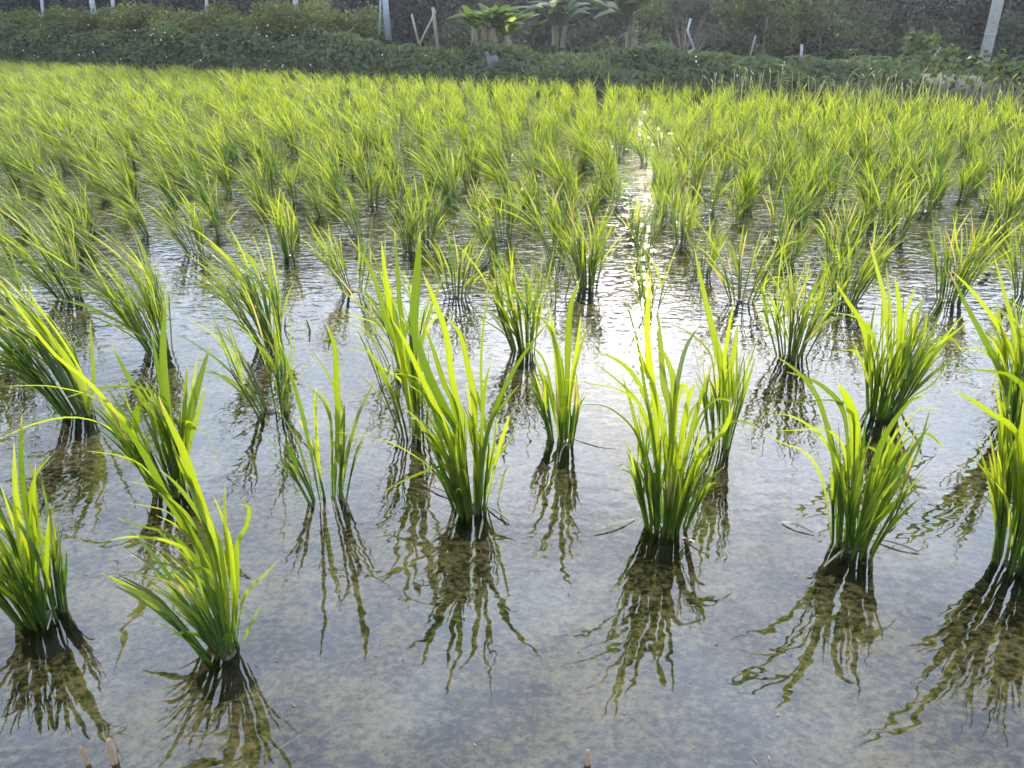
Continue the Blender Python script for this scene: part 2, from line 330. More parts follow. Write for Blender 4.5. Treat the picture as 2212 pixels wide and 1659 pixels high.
# ------------------------------------------------------------------ rice: blades
def width_profile(t, kind='leaf'):
    if kind == 'leaf': return np.clip(0.42 + t * 2.6, 0, 1) * np.clip(1 - t ** 2.6, 0, 1) ** 0.8 + 0.02
    return np.clip(0.26 + t * 1.9, 0, 1) * np.clip(1 - t ** 3.2, 0, 1) ** 0.8 + 0.02       # a blade drawn together with its stem

def tillers(rng, n, H, lean, spread, K=8, tri=True, nl=(3, 5), r0=0.035, wmul=1.0, leaves=None, stems=None, tight=1.0, tlo=0.0):
    """one hill of rice: n tillers fanning out from the water, each with a sheath and a few long blades"""
    leaves = leaves or Rib(); stems = stems or Rib()
    lean = np.array([lean[0], lean[1], 0.0])
    for i in range(n):
        az = rng.uniform(0, 2 * math.pi); rr = r0 * math.sqrt(rng.uniform(0.02, 1)) ; out = np.array([math.cos(az), math.sin(az), 0.0])
        base = out * rr + np.array([0, 0, -0.045])
        h = H * rng.uniform(0.78, 1.08)
        tilt = spread * (0.25 + 0.75 * rr / r0) * rng.uniform(0.5, 1.3)
        d = unit(np.array([0, 0, 1.0]) + out * tilt + lean * 0.28)
        ls = h * rng.uniform(0.38, 0.55) + 0.045
        t = np.linspace(0, 1, 5)[None, :, None]
        Ps = base + d * t * ls + (out * 0.05 + lean * 0.06) * t ** 2 * ls
        sd = np.array([math.cos(az + 1.3), math.sin(az + 1.3), 0.1])
        ws = rng.uniform(0.0050, 0.0075) * wmul * np.linspace(1.1, 0.85, 5)[None, :]
        for ang in ((0, 1.57) if tri else (0,)):
            s_ = np.array([math.cos(az + 1.3 + ang), math.sin(az + 1.3 + ang), 0.0])
            stems.add(Ps, ws, np.broadcast_to(s_, Ps.shape), fold=0.35, tone=np.array([rng.uniform(0, 0.8)]), tri=tri)
        k = rng.integers(nl[0], nl[1])
        tt = np.linspace(0, 1, K)[None, :]
        st = np.linspace(0.62 if tight < 0.6 else 0.46, 1.0, k) + rng.uniform(-0.06, 0.0, k)
        az2 = az + rng.uniform(-0.9, 0.9, k) + np.arange(k) * math.pi * 0.85 * rng.uniform(0.0, 1.0)
        o2 = np.stack([np.cos(az2), np.sin(az2), np.zeros(k)], -1)
        p0 = base + d * st[:, None] * ls + (out * 0.05 + lean * 0.06) * (st ** 2)[:, None] * ls
        Ln = h * rng.uniform(0.42, 0.66, k)
        up = (0.22 + 0.35 * (1 - st)) * tight
        d0 = unit(d[None] + o2 * (up * rng.uniform(0.4, 1.5, k))[:, None] + lean[None] * 0.15)
        bend = o2 * (rng.uniform(0.05, 0.38, k))[:, None] * tight + lean[None] * rng.uniform(0.25, 0.85, k)[:, None]
        droop = np.where(rng.random(k) < 0.16, rng.uniform(0.5, 1.0, k), rng.uniform(0.02, 0.28, k))
        bend = bend - np.array([0, 0, 1.0])[None] * droop[:, None]
        P = p0[:, None] + Ln[:, None, None] * (tt[..., None] * d0[:, None] + (tt[..., None] ** 2.2) * bend[:, None] * 0.62)
        wb = rng.uniform(0.0045, 0.0100, k) * wmul
        Wd = wb[:, None] * width_profile(tt)
        a3 = rng.uniform(0, math.pi, k)
        side = np.stack([np.cos(a3), np.sin(a3), np.zeros(k)], -1)
        tw = rng.uniform(-0.8, 0.8, k)
        side = side[:, None] * np.cos(tw[:, None, None] * tt[..., None]) + np.stack([-np.sin(a3), np.cos(a3), np.zeros(k)], -1)[:, None] * np.sin(tw[:, None, None] * tt[..., None])
        tn = rng.uniform(tlo, 0.86, k); tn = np.where(rng.random(k) < 0.05, 0.95, tn)
        leaves.add(P, Wd, side, fold=0.2, tone=tn, tri=tri)
    return leaves, stems

def crown_mesh(seed, R=0.042):
    rr = np.random.default_rng(seed); V = []; n, k = 12, 5
    for j in range(k):
        f = j / (k - 1); rad = R * (1.5 - 1.1 * f ** .8)
        for i in range(n):
            a = 2 * math.pi * i / n; q = rad * rr.uniform(.72, 1.2); V.append((q * math.cos(a), q * math.sin(a), -.062 + .066 * f ** .8 + rr.uniform(-.003, .002)))
    V.append((0, 0, .003)); i = np.arange(n * k).reshape(k, n); Fq = []
    for j in range(k - 1):
        for q in range(n): Fq.append((i[j, q], i[j, (q + 1) % n], i[j + 1, (q + 1) % n], i[j + 1, q]))
    for q in range(0, n, 2): Fq.append((i[k - 1, q], i[k - 1, q + 1], i[k - 1, (q + 2) % n], n * k))
    return mesh_np('root_crown', V, Fq, M_CLOD)
CROWNS = [crown_mesh(40 + q) for q in range(6)]

def cat_rom(pts, K):
    pts = np.array(pts, float); n = len(pts)
    P = np.vstack([2 * pts[0] - pts[1], pts, 2 * pts[-1] - pts[-2]])
    out = []
    seg = np.linspace(0, n - 1 - 1e-6, K)
    for s in seg:
        i = int(s); t = s - i; a, b, c, d = P[i:i + 4]
        out.append(0.5 * ((2 * b) + (-a + c) * t + (2 * a - 5 * b + 4 * c - d) * t * t + (-a + 3 * b - 3 * c + d) * t ** 3))
    return np.array(out)
def traced(rng, leaves, base, pts, w, tone=None):
    """a long blade whose course was read off the photograph, stood up in the plant's own depth with a lean of its own"""
    K = 16; C = cat_rom(pts[::-1], K)                      # from the water to the tip
    bx, by = base; y0 = by + rng.uniform(-0.03, 0.03); dy = rng.uniform(-0.06, 0.06)
    t = np.linspace(0, 1, K)
    P = np.array([at(px, py, y0 + dy * tt ** 1.5) for (px, py), tt in zip(C, t)]) - np.array([bx, by, 0])
    zc = (by * CT + HC * 0.6 * ST)
    wd = w * zc / F * width_profile(t, 'long')
    a = rng.uniform(-0.5, 0.5); side = np.array([math.cos(a), math.sin(a), 0.0])
    tan = unit(np.gradient(P, axis=0)); s = unit(np.cross(tan, np.array([math.sin(a), -math.cos(a), -0.55])))
    leaves.add(P[None], wd[None], s[None], fold=0.14, tone=np.array([rng.uniform(0.1, 0.75) if tone is None else tone]))

CR = {'A': (1152.1, 493.7, .4299), 'B': (658.3, 493.7, .4299), 'C': (0, 768.1, .4298), 'D': (1645.8, 493.7, .46295), 'E': (0, 713.2, .3472), 'G': (0, 219.4, .3472)}
def cv(c, pts): ox, oy, k = CR[c]; return [(ox + x * k, oy + y * k) for x, y in pts]
# blades of the nearest hills: crop key, width in that crop, course from tip to water
T = {}
T['P5'] = [('A', 16, [(455,330),(520,560),(560,800),(610,1100),(640,1480)]), ('A', 34, [(590,225),(572,450),(578,650),(612,900),(650,1480)]),
 ('A', 24, [(305,610),(450,680),(540,800),(600,1000),(635,1480)]), ('A', 20, [(265,645),(430,770),(540,900),(610,1150),(640,1480)]),
 ('A', 16, [(135,755),(350,790),(470,830),(560,930),(620,1150),(640,1480)]), ('A', 12, [(150,900),(330,885),(450,950),(530,1060),(570,1250),(600,1490)]),
 ('A', 34, [(625,400),(640,600),(655,780),(690,960),(685,1480)]), ('A', 32, [(630,570),(680,680),(705,780),(695,1000),(680,1480)]),
 ('A', 24, [(835,490),(770,590),(730,740),(710,900),(680,1480)]), ('A', 26, [(775,880),(768,800),(745,790),(715,900),(705,1200),(690,1480)]),
 ('A', 34, [(830,780),(795,810),(760,950),(730,1200),(700,1490)]), ('A', 24, [(885,710),(840,850),(800,1000),(740,1250),(700,1480)]),
 ('A', 30, [(1000,870),(930,855),(870,900),(810,1000),(750,1200),(710,1490)]), ('A', 26, [(1140,1010),(1040,965),(930,1000),(850,1070),(790,1200),(715,1490)]),
 ('A', 46, [(1010,870),(960,1010),(860,1120),(790,1250),(715,1490)]), ('A', 22, [(440,720),(490,880),(540,1100),(585,1320),(600,1490)]),
 ('A', 20, [(520,1165),(560,1230),(590,1340),(610,1490)]), ('A', 24, [(500,520),(560,700),(620,850),(660,1100),(670,1480)])]
T['P13'] = [('A', 34, [(808,90),(860,340),(910,550),(945,750),(955,1110)]), ('A', 20, [(1010,360),(980,520),(960,700),(955,1110)]), ('A', 34, [(1030,470),(1010,600),(980,800),(960,1110)]),
 ('A', 14, [(1135,530),(1080,690),(1020,850),(975,1110)]), ('A', 10, [(620,455),(760,510),(860,590),(905,700),(935,1110)]), ('A', 14, [(1065,760),(1010,950),(975,1110)])]
T['P12'] = [('A', 30, [(235,250),(190,380),(175,550),(170,750),(160,1080)]), ('A', 22, [(240,430),(220,600),(180,850),(165,1080)]), ('A', 22, [(0,410),(80,500),(130,650),(150,900),(155,1080)]),
 ('A', 18, [(0,650),(60,760),(100,900),(135,1080)]), ('A', 14, [(290,470),(240,590),(200,760),(165,1080)]), ('A', 14, [(265,840),(232,890),(205,1000),(195,1090)]), ('A', 26, [(75,360),(110,600),(130,800),(150,1080)]),
 ('A', 12, [(-60,560),(40,640),(90,800),(130,1080)])]
T['P4'] = [('B', 32, [(590,215),(650,360),(710,530),(740,750),(790,1000),(830,1400)]), ('B', 32, [(700,430),(780,530),(820,700),(850,850),(855,1100),(850,1410)]),
 ('B', 44, [(480,440),(560,560),(620,730),(700,900),(770,1050),(820,1410)]), ('B', 28, [(440,460),(500,560),(560,690),(640,860),(740,1060),(810,1400)]),
 ('B', 36, [(600,480),(650,620),(700,780),(770,950),(840,1400)]), ('B', 14, [(920,280),(895,520),(885,700),(890,900),(885,1410)]),
 ('B', 32, [(1240,450),(1130,590),(1040,730),(960,900),(905,1100),(885,1410)]), ('B', 24, [(1080,780),(1000,880),(930,980),(890,1200),(880,1400)]),
 ('B', 26, [(410,670),(480,720),(560,780),(640,900),(740,1050),(810,1400)]), ('B', 12, [(330,730),(460,730),(560,750),(640,840),(740,1080),(810,1400)]),
 ('B', 22, [(390,1325),(500,1265),(620,1215),(730,1190),(790,1260),(825,1410)]), ('B', 13, [(120,1020),(300,1040),(440,1080),(580,1160),(680,1250),(790,1400)]),
 ('B', 20, [(1030,935),(1010,1000),(970,1130),(910,1400)]), ('B', 20, [(1070,1020),(1000,1110),(930,1200),(880,1400)]), ('B', 13, [(960,950),(950,1100),(900,1400)]),
 ('B', 20, [(935,670),(905,800),(890,1000),(875,1400)]), ('B', 18, [(645,1125),(690,1045),(735,1020),(780,1130),(820,1400)]), ('B', 12, [(1035,1170),(1000,1240),(965,1395)]),
 ('B', 24, [(520,780),(620,860),(700,1000),(770,1160),(820,1400)])]
T['P11'] = [('B', 30, [(385,60),(400,200),(430,380),(480,560),(510,800),(545,1020)]), ('B', 48, [(580,10),(570,150),(560,300),(545,500),(550,800),(562,1025)]),
 ('B', 24, [(210,30),(300,150),(350,250),(400,420),(450,560),(490,750),(545,1020)]), ('B', 22, [(290,300),(350,380),(450,560),(500,780),(550,1020)]), ('B', 13, [(165,420),(300,455),(380,490),(440,560),(500,760),(550,1020)]),
 ('B', 14, [(165,605),(300,610),(370,680),(430,790),(520,1020)]), ('B', 16, [(320,685),(430,720),(520,820),(550,1020)]), ('B', 18, [(705,220),(660,330),(610,480),(570,700),(562,1020)]), ('B', 24, [(450,0),(465,200),(480,400),(520,700),(555,1020)])]
T['P3'] = [('B', 20, [(0,575),(70,660),(140,780),(190,920),(190,1100),(160,1365)]), ('B', 30, [(110,480),(150,600),(160,780),(165,950),(150,1370)]), ('B', 18, [(0,790),(60,830),(110,900),(135,1020),(140,1365)]),
 ('B', 18, [(55,790),(50,900),(60,1050),(72,1200),(95,1370)]), ('B', 18, [(360,750),(300,870),(260,960),(220,1120),(182,1365)]), ('E', 28, [(1735,50),(1800,250),(1870,480),(1920,700),(1990,1060)]),
 ('B', 16, [(205,900),(180,1000),(150,1200),(140,1365)]), ('E', 14, [(1880,330),(1990,380),(2050,500),(2060,700),(2060,1060)]), ('E', 14, [(1970,350),(1965,600),(1970,800),(2000,1060)]), ('E', 14, [(1680,430),(1830,650),(1900,850),(1960,1060)])]
T['P2'] = [('C', 50, [(795,205),(850,330),(920,480),(960,600),(1010,750),(1060,900),(1120,1150),(1150,1490)]), ('C', 56, [(560,260),(640,370),(740,520),(830,700),(930,850),(1010,980),(1090,1150),(1140,1490)]),
 ('C', 28, [(430,480),(560,495),(680,530),(760,600),(860,720),(960,900),(1080,1200),(1140,1490)]), ('C', 30, [(640,630),(760,660),(880,740),(960,830),(1060,1000),(1140,1490)]),
 ('C', 24, [(635,740),(760,760),(850,790),(920,870),(1030,1050),(1130,1490)]), ('C', 36, [(570,810),(700,855),(830,890),(930,970),(1030,1100),(1120,1490)]),
 ('C', 24, [(540,930),(640,912),(740,915),(860,940),(960,1030),(1110,1490)]), ('C', 26, [(725,1145),(830,1105),(940,1070),(1040,1080),(1100,1180),(1140,1490)]),
 ('C', 26, [(600,1160),(700,1200),(810,1245),(900,1300),(1010,1400),(1060,1470)]), ('C', 22, [(1130,655),(1130,800),(1140,950),(1170,1200),(1165,1490)]),
 ('C', 26, [(1205,745),(1250,765),(1240,850),(1190,960),(1195,1150),(1175,1490)]), ('C', 18, [(1070,700),(1120,820),(1160,950),(1180,1200),(1175,1490)]),
 ('C', 16, [(1400,1030),(1320,1110),(1250,1180),(1210,1270),(1185,1490)]), ('C', 14, [(1320,1240),(1270,1330),(1240,1400),(1225,1450)]),
 ('C', 38, [(900,500),(950,620),(1000,760),(1080,900),(1130,1100),(1160,1490)]), ('C', 26, [(800,570),(880,640),(960,740),(1040,870),(1110,1100),(1150,1490)]),
 ('C', 22, [(780,800),(880,850),(980,950),(1080,1150),(1140,1490)]), ('C', 34, [(860,420),(910,560),(980,700),(1060,880),(1130,1200),(1165,1490)])]
T['P9'] = [('C', 38, [(1060,-60),(1010,100),(970,250),(940,400),(905,680)]), ('C', 20, [(1035,140),(1000,280),(960,420),(915,680)]), ('C', 38, [(835,-300),(820,-100),(825,100),(850,350),(885,680)]),
 ('C', 20, [(1100,570),(1060,430),(1000,360),(930,335),(900,450),(892,680)]), ('C', 16, [(0,420),(150,350),(330,310),(480,330),(600,400),(750,550),(865,690)]),
 ('C', 14, [(0,155),(200,150),(320,165),(450,200),(600,290),(760,450),(865,680)]), ('C', 22, [(330,210),(500,165),(650,155),(790,190),(860,300),(885,680)]),
 ('C', 24, [(0,-380),(120,-200),(280,0),(430,120),(560,260),(700,420),(860,680)]), ('C', 40, [(685,560),(680,400),(700,255),(790,330),(860,480),(885,680)]),
 ('C', 22, [(940,40),(930,200),(920,400),(895,680)]), ('C', 26, [(760,-120),(790,50),(830,250),(880,680)]), ('C', 30, [(560,-60),(640,100),(740,260),(820,420),(880,680)]), ('C', 18, [(1000,-30),(960,200),(930,400),(900,680)])]
T['P1'] = [('C', 28, [(110,290),(105,500),(120,700),(150,900),(200,1330)]), ('C', 38, [(0,640),(60,820),(120,1000),(185,1330)]), ('C', 20, [(260,500),(180,600),(150,750),(180,1000),(205,1330)]),
 ('C', 16, [(115,470),(170,620),(190,850),(225,1100),(225,1330)]), ('C', 24, [(245,800),(238,930),(232,1100),(222,1330)]), ('C', 38, [(-60,640),(50,900),(140,1150),(190,1330)]), ('C', 22, [(-30,900),(70,1050),(170,1330)]),
 ('C', 34, [(70,430),(80,700),(130,1000),(190,1330)]), ('C', 12, [(0,1120),(60,1200),(160,1330)]), ('C', 30, [(-40,760),(80,960),(180,1330)]), ('C', 22, [(180,545),(170,700),(180,900),(210,1330)])]
T['P6'] = [('D', 24, [(60,590),(180,680),(260,790),(310,950),(340,1150),(350,1490)]), ('D', 22, [(110,668),(220,700),(300,750),(370,830),(400,1000),(405,1490)]), ('D', 46, [(350,715),(400,800),(430,900),(432,1050),(425,1490)]),
 ('D', 13, [(0,940),(90,1000),(190,1035),(260,1120),(300,1250),(325,1480)]), ('D', 15, [(0,875),(120,870),(220,920),(290,990),(370,1150),(400,1490)]), ('D', 14, [(35,945),(180,940),(290,935),(370,1000),(400,1150),(410,1490)]),
 ('D', 14, [(45,795),(180,810),(310,800),(420,850),(430,1100),(425,1490)]), ('D', 18, [(850,845),(740,840),(650,920),(590,1020),(540,1150),(450,1490)]), ('D', 48, [(770,780),(700,800),(630,880),(560,1000),(500,1200),(440,1490)]),
 ('D', 22, [(790,820),(760,930),(720,1060),(650,1180),(560,1330),(465,1490)]), ('D', 24, [(860,1040),(780,960),(700,970),(640,1030),(580,1150),(460,1490)]), ('D', 20, [(710,980),(660,1070),(600,1200),(465,1490)]),
 ('D', 22, [(600,1120),(560,1060),(480,1025),(455,1200),(445,1490)]), ('D', 56, [(590,960),(600,1060),(560,1250),(460,1490)]), ('D', 20, [(330,930),(390,1050),(402,1200),(415,1490)]), ('D', 40, [(450,860),(450,1000),(430,1200),(430,1490)])]
T['P14'] = [('D', 26, [(500,50),(540,200),(570,320),(590,500),(600,700),(590,890)]), ('D', 16, [(580,170),(592,300),(602,450),(600,890)]), ('D', 26, [(340,240),(400,340),(460,430),(500,560),(540,750),(565,890)]), ('D', 16, [(310,390),(430,410),(500,470),(540,600),(570,890)]),
 ('D', 22, [(980,420),(880,500),(800,560),(720,680),(650,800),(600,890)]), ('D', 26, [(940,580),(880,510),(800,520),(740,580),(690,700),(610,890)]), ('D', 16, [(725,255),(690,340),(660,450),(640,650),(600,890)]),
 ('D', 24, [(620,220),(640,350),(640,500),(605,890)]), ('D', 28, [(700,560),(690,640),(680,720),(620,890)]), ('D', 16, [(860,650),(790,730),(700,790),(610,890)]), ('D', 12, [(340,580),(430,570),(480,660),(520,780),(560,890)]), ('D', 15, [(760,325),(700,400),(690,520),(640,800),(600,890)])]
T['P15'] = [('D', 26, [(870,190),(960,370),(1040,520),(1110,660),(1160,800),(1190,920)]), ('D', 22, [(880,190),(980,290),(1080,420),(1150,540),(1190,700),(1200,920)]), ('D', 12, [(860,560),(1000,560),(1080,610),(1150,720),(1190,920)]), ('D', 22, [(1080,110),(1130,300),(1170,450),(1200,700),(1205,920)])]
T['P7'] = [('D', 26, [(880,750),(980,800),(1080,870),(1160,920),(1205,1050),(1200,1560)]), ('D', 14, [(1085,1180),(1140,1260),(1160,1400),(1165,1570)]), ('D', 30, [(1150,990),(1180,1150),(1182,1350),(1180,1570)]), ('D', 24, [(900,655),(1060,665),(1180,700),(1235,850),(1215,1570)]), ('D', 34, [(1220,800),(1215,1100),(1200,1570)])]
T['P8'] = [('E', 50, [(-40,-330),(80,-200),(250,-20),(400,170),(500,330),(560,530)]), ('E', 36, [(-60,-60),(100,0),(280,110),(420,260),(550,530)]), ('E', 22, [(560,-60),(570,100),(580,300),(560,530)]), ('E', 30, [(100,-350),(260,-120),(400,80),(520,300),(560,530)]), ('E', 16, [(340,280),(390,190),(450,300),(540,530)])]

# hill: key, base in the picture, height, tillers, lean, spread, label
HEROES = [
 ('P1', 95, 1335, .38, 32, (-.25, 0), .30, 'dense rice clump cut off by the left edge of the picture, lowest on the left'),
 ('P2', 490, 1410, .34, 20, (-.75, 0), .22, 'rice clump nearest the camera, its broad yellow-lit blades swept far to the left'),
 ('P3', 710, 1080, .34, 9, (-.10, 0), .34, 'sparse rice clump of a few thin blades between the two largest front clumps'),
 ('P9', 375, 1060, .42, 26, (-.35, .1), .28, 'tall dense rice clump behind the nearest one, with long arching blades on its left'),
 ('P4', 1020, 1100, .44, 32, (-.25, 0), .30, 'large rice clump in the middle with long broad blades leaning up to the left'),
 ('P5', 1440, 1140, .44, 34, (.0, 0), .30, 'large rice clump just below the bright reflection of the sun'),
 ('P6', 1840, 1185, .43, 30, (.05, 0), .30, 'bushy rice clump with a wide dark folded blade, right of the sun reflection'),
 ('P7', 2190, 1225, .44, 32, (-.05, 0), .22, 'rice clump at the right edge of the picture, lowest on the right'),
 ('P8', 180, 895, .46, 30, (-.85, 0), .24, 'rice clump on the left with broad blades blown out over the left edge'),
 ('P10', 590, 890, .40, 12, (-.42, 0), .22, 'thin rice clump leaning left, standing just above the sparse clump of thin blades'),
 ('P11', 895, 940, .44, 10, (-.2, 0), .26, 'rice clump with one wide upright blade, close behind the large middle clump'),
 ('P12', 1215, 955, .34, 16, (-.1, 0), .26, 'compact rice clump with dark stems left of the bright sun glint'),
 ('P13', 1560, 975, .36, 10, (-.05, 0), .24, 'narrow rice clump with one very long blade, right behind the clump under the sun glint'),
 ('P14', 1900, 895, .48, 34, (.1, 0), .42, 'wide fan-shaped rice clump behind the bushy one on the right'),
 ('P15', 2197, 920, .45, 14, (-.3, 0), .28, 'rice clump at the right edge with two long bare blades reaching left'),
 ('P16', 2235, 790, .42, 16, (-.2, 0), .34, 'rice clump half out of the right edge, third from the bottom'),
 ('P17', 50, 742, .46, 34, (-.75, 0), .28, 'thick rice clump on the left edge above the broad windblown blades'),
 ('P18', 345, 758, .46, 30, (-.8, 0), .26, 'tall windswept rice clump with a dark stem bundle, left part of the fourth row'),
 ('P19', 590, 748, .45, 28, (-.65, 0), .20, 'windswept rice clump with very dark feet, left of the middle in the fourth row'),
 ('P20', 872, 790, .42, 14, (-.25, 0), .24, 'rice clump hidden behind the wide upright blade near the middle'),
 ('P21', 1135, 757, .43, 26, (-.25, 0), .22, 'curved rice clump in the middle of the fourth row with crossing blades'),
 ('P22', 1405, 680, .36, 8, (-.1, 0), .20, 'thin upright rice clump straight above the sun glint'),
 ('P23', 1710, 770, .44, 26, (.0, 0), .30, 'full upright rice clump right of the sun glint with black feet'),
 ('P24', 2050, 650, .45, 22, (.08, 0), .18, 'tall narrow rice clump beside the open water at the right'),
 ('P26', 155, 640, .46, 28, (-.85, 0), .26, 'rice clump at the far left of the fifth row, bent low by the wind'),
 ('P27', 425, 548, .38, 16, (-.55, 0), .24, 'left-bent rice clump whose dark foot meets the edge of the bright water'),
 ('P28', 620, 552, .38, 14, (-.35, 0), .24, 'slim rice clump standing where the bright water meets the dark reflection'),
 ('P29', 765, 630, .36, 12, (-.2, 0), .34, 'rice clump with separate spreading stems, left of the middle in the fifth row'),
 ('P30', 985, 640, .36, 14, (-.05, 0), .26, 'V-shaped rice clump in the middle of the fifth row'),
 ('P31', 1270, 622, .42, 28, (-.1, 0), .18, 'upright rice clump with a solid dark stem bundle in the middle of the fifth row'),
 ('P32', 1200, 645, .32, 3, (-.05, 0), .16, 'rice clump of only three thin shoots in the middle water'),
 ('P33', 1600, 650, .38, 12, (-.05, 0), .40, 'loose rice clump with open stems right of the middle, fifth row'),
 ('P34', 1820, 655, .42, 22, (.05, 0), .30, 'broad rice clump filling the gap left of the open water on the right'),
 ('P35', 1472, 523, .38, 18, (.0, 0), .22, 'rice clump with a dark foot above the thin clump over the sun glint'),
 ('P36', 1935, 520, .42, 20, (.1, 0), .28, 'rice clump at the upper end of the open water on the right'),
 ('P37', 2165, 495, .40, 20, (-.1, 0), .26, 'rice clump near the right edge level with the end of the open water'),
 ('P38', 1520, 590, .32, 10, (.0, 0), .22, 'small rice clump between the loose clump and the one above the sun'),
 ('P40', 1440, 478, .30, 14, (-.1, 0), .18, 'short rice clump standing in the glitter path, nearest of the three there'),
 ('P41', 1462, 420, .30, 14, (-.1, 0), .18, 'short rice clump standing in the glitter path, middle one of the three'),
 ('P42', 1425, 372, .30, 14, (-.15, 0), .18, 'short rice clump standing in the glitter path, farthest of the three'),
 ('P39', 2215, 640, .42, 18, (-.1, 0), .26, 'rice clump on the right edge beside the dark floating clods'),
]
GROUP = 'young rice plants standing in the flooded paddy'
def place_hill(key, px, py, H, n, lean, spread, label):
    r = np.random.default_rng(sum(map(ord, key)) * 7 + px)
    x, y = ground(px, py); tr = T.get(key)
    k = 0.70 if tr and len(tr) > 7 else 0.95
    lv, st = tillers(r, n, H * k * (1.02 if tr else 1.0), lean, spread * (0.6 if tr else 1.0), K=10, tight=0.45 if tr else 0.8, wmul=1.0 if tr else 0.84, tlo=0.0 if tr else 0.15, nl=(2, 4) if tr and len(tr) > 7 else (3, 5), r0=0.036)
    if tr:
        for c, w, pts in tr: traced(r, lv, (x, y), cv(c, pts), w * CR[c][2] * 1.12)
    root = empty('rice_plant', (x, y, 0)); tag(root, label, 'rice plant', GROUP)
    obj('stems', st.mesh('stems', M_STEM), root); obj('leaves', lv.mesh('leaves', M_LEAF), root)
    if n > 10: obj('root_crown', CROWNS[n % 6], root)
    return x, y
hero_xy = [place_hill(*h) for h in HEROES]

# prototypes for the rest of the field, then copies
def proto(seed, lean, n, H, spread):
    r = np.random.default_rng(seed); lv, st = tillers(r, n, H, lean, spread, K=7, nl=(3, 5), r0=0.034, wmul=0.88)
    return st.mesh('stems', M_STEM), lv.mesh('leaves', M_LEAF)
WINDY = [proto(100 + i, (-0.85, 0.02), 9 + 2 * i, 0.42, 0.15) for i in range(6)]
CALM = [proto(200 + i, (-0.14, 0.0), 8 + 2 * i, 0.40, 0.16) for i in range(7)]
SPACE_Y, SPACE_X = 0.40, 0.36
rows = []; flank = []                  # flank: the field goes on to both sides of the picture
y = 3.62
while y < 28:
    row = []
    x = -(1.0 * y + 2.5) + rng.uniform(0, 0.3)
    while x < 1.0 * y + 2.5:
        xx = x + rng.normal(0, 0.055); yy = y + rng.normal(0, 0.05) - 0.05 * x
        x += (SPACE_X if y < 4.5 else 0.29) * rng.uniform(0.8, 1.25)
        if edge_d(xx, yy) > -0.12: continue
        if any((xx - a) ** 2 + (yy - b) ** 2 < 0.25 ** 2 for a, b in hero_xy): continue
        px, py = project(xx, yy, 0); qx, qy = project(xx, yy, 0.4)
        if not (-130 < px < 2300):
            if -1500 < px < 3400: flank.append((xx, yy))
            continue
        u0, v0 = project(xx, yy, 0.1)
        if 1975 < px < 2160 and 480 < py < 640: continue      # open water on the right
        if rng.random() < 0.04: continue
        row.append((xx, yy))
    rows.append(row); y += SPACE_Y if y < 4.5 else 0.35
ORD = ['', 'first', 'second', 'third', 'fourth', 'fifth', 'sixth', 'seventh', 'eighth', 'ninth', 'tenth', 'eleventh', 'twelfth', 'thirteenth', 'fourteenth', 'fifteenth', 'sixteenth', 'seventeenth', 'eighteenth', 'nineteenth', 'twentieth']
def ordn(k):
    if k <= 20: return ORD[k]
    return ('twenty-', 'thirty-', 'forty-', 'fifty-')[k // 10 - 2] + (ORD[k % 10] or 'last') if k % 10 else ('', '', '', 'thirtieth', 'fortieth', 'fiftieth')[k // 10]
budget = 300 - len(HEROES); far = []; lo = np.random.default_rng(31)
for ri, row in enumerate(rows):
    row.sort()
    vis = [p for p in row if -25 < project(p[0] - (0.12 if p[0] < 0 else 0), p[1], 0.25)[0] < 2237]
    if budget < len(row): far += row; budget = 0 if budget < len(row) else budget; continue
    k = 0
    for (xx, yy) in row:
        k += 1
        windy = lo.random() < np.clip(0.45 - xx / (0.9 * yy), 0.05, 0.97)
        sm, lm = (WINDY if windy else CALM)[lo.integers(0, 6)]
        root = empty('rice_plant', (xx, yy, 0), lo.uniform(-0.5, 0.5) if windy else lo.uniform(0, 6.28), lo.uniform(0.64, 1.04))
        side = 'left' if k <= len(row) / 2 else 'right'; kk = k if side == 'left' else len(row) - k + 1
        look = 'wind-bent rice plant' if windy else 'upright rice plant'
        tag(root, '%s, %s from the %s in the %s row beyond the dark-footed clumps' % (look, ordn(kk), side, ordn(ri + 1)), 'rice plant', GROUP)
        obj('stems', sm, root); obj('leaves', lm, root); obj('root_crown', CROWNS[k % 6], root); budget -= 1

def mass(name, pts, seeds, mat_l, label):
    lods = []
    for sd in range(10):
        rr = np.random.default_rng(300 + sd); lv, st = tillers(rr, 9, 0.38, (-0.7, 0) if sd < 5 else (-0.14, 0), 0.16, K=5, tri=False, nl=(3, 5), wmul=1.15, tlo=0.3)
        v1, f1, t1 = lv.arrays(); v2, f2, t2 = st.arrays()
        lods.append((np.concatenate([v1, v2]), np.concatenate([f1, f2 + len(v1)]), np.concatenate([t1, t2]), np.concatenate([np.zeros(len(f1)), np.ones(len(f2))])))
    V = []; Fq = []; Tn = []; MI = []; n = 0
    for (xx, yy) in pts:
        windy = lo.random() < np.clip(0.4 - xx / (1.0 * yy), 0.05, 0.97)
        v, f, t, mi = lods[lo.integers(0, 5) + (0 if windy else 5)]
        a = lo.uniform(-0.5, 0.5) if windy else lo.uniform(0, 6.28); s = lo.uniform(0.66, 0.98); c, q = math.cos(a) * s, math.sin(a) * s
        V.append(np.stack([v[:, 0] * c - v[:, 1] * q + xx, v[:, 0] * q + v[:, 1] * c + yy, v[:, 2] * s], -1)); Fq.append(f + n); Tn.append(t); MI.append(mi); n += len(v)
    me = mesh_np(name, np.concatenate(V), np.concatenate(Fq), [M_LEAF, M_STEM], tone=np.concatenate(Tn), mi=np.concatenate(MI))
    return tag(obj(name, me), label, 'rice', kind='stuff')
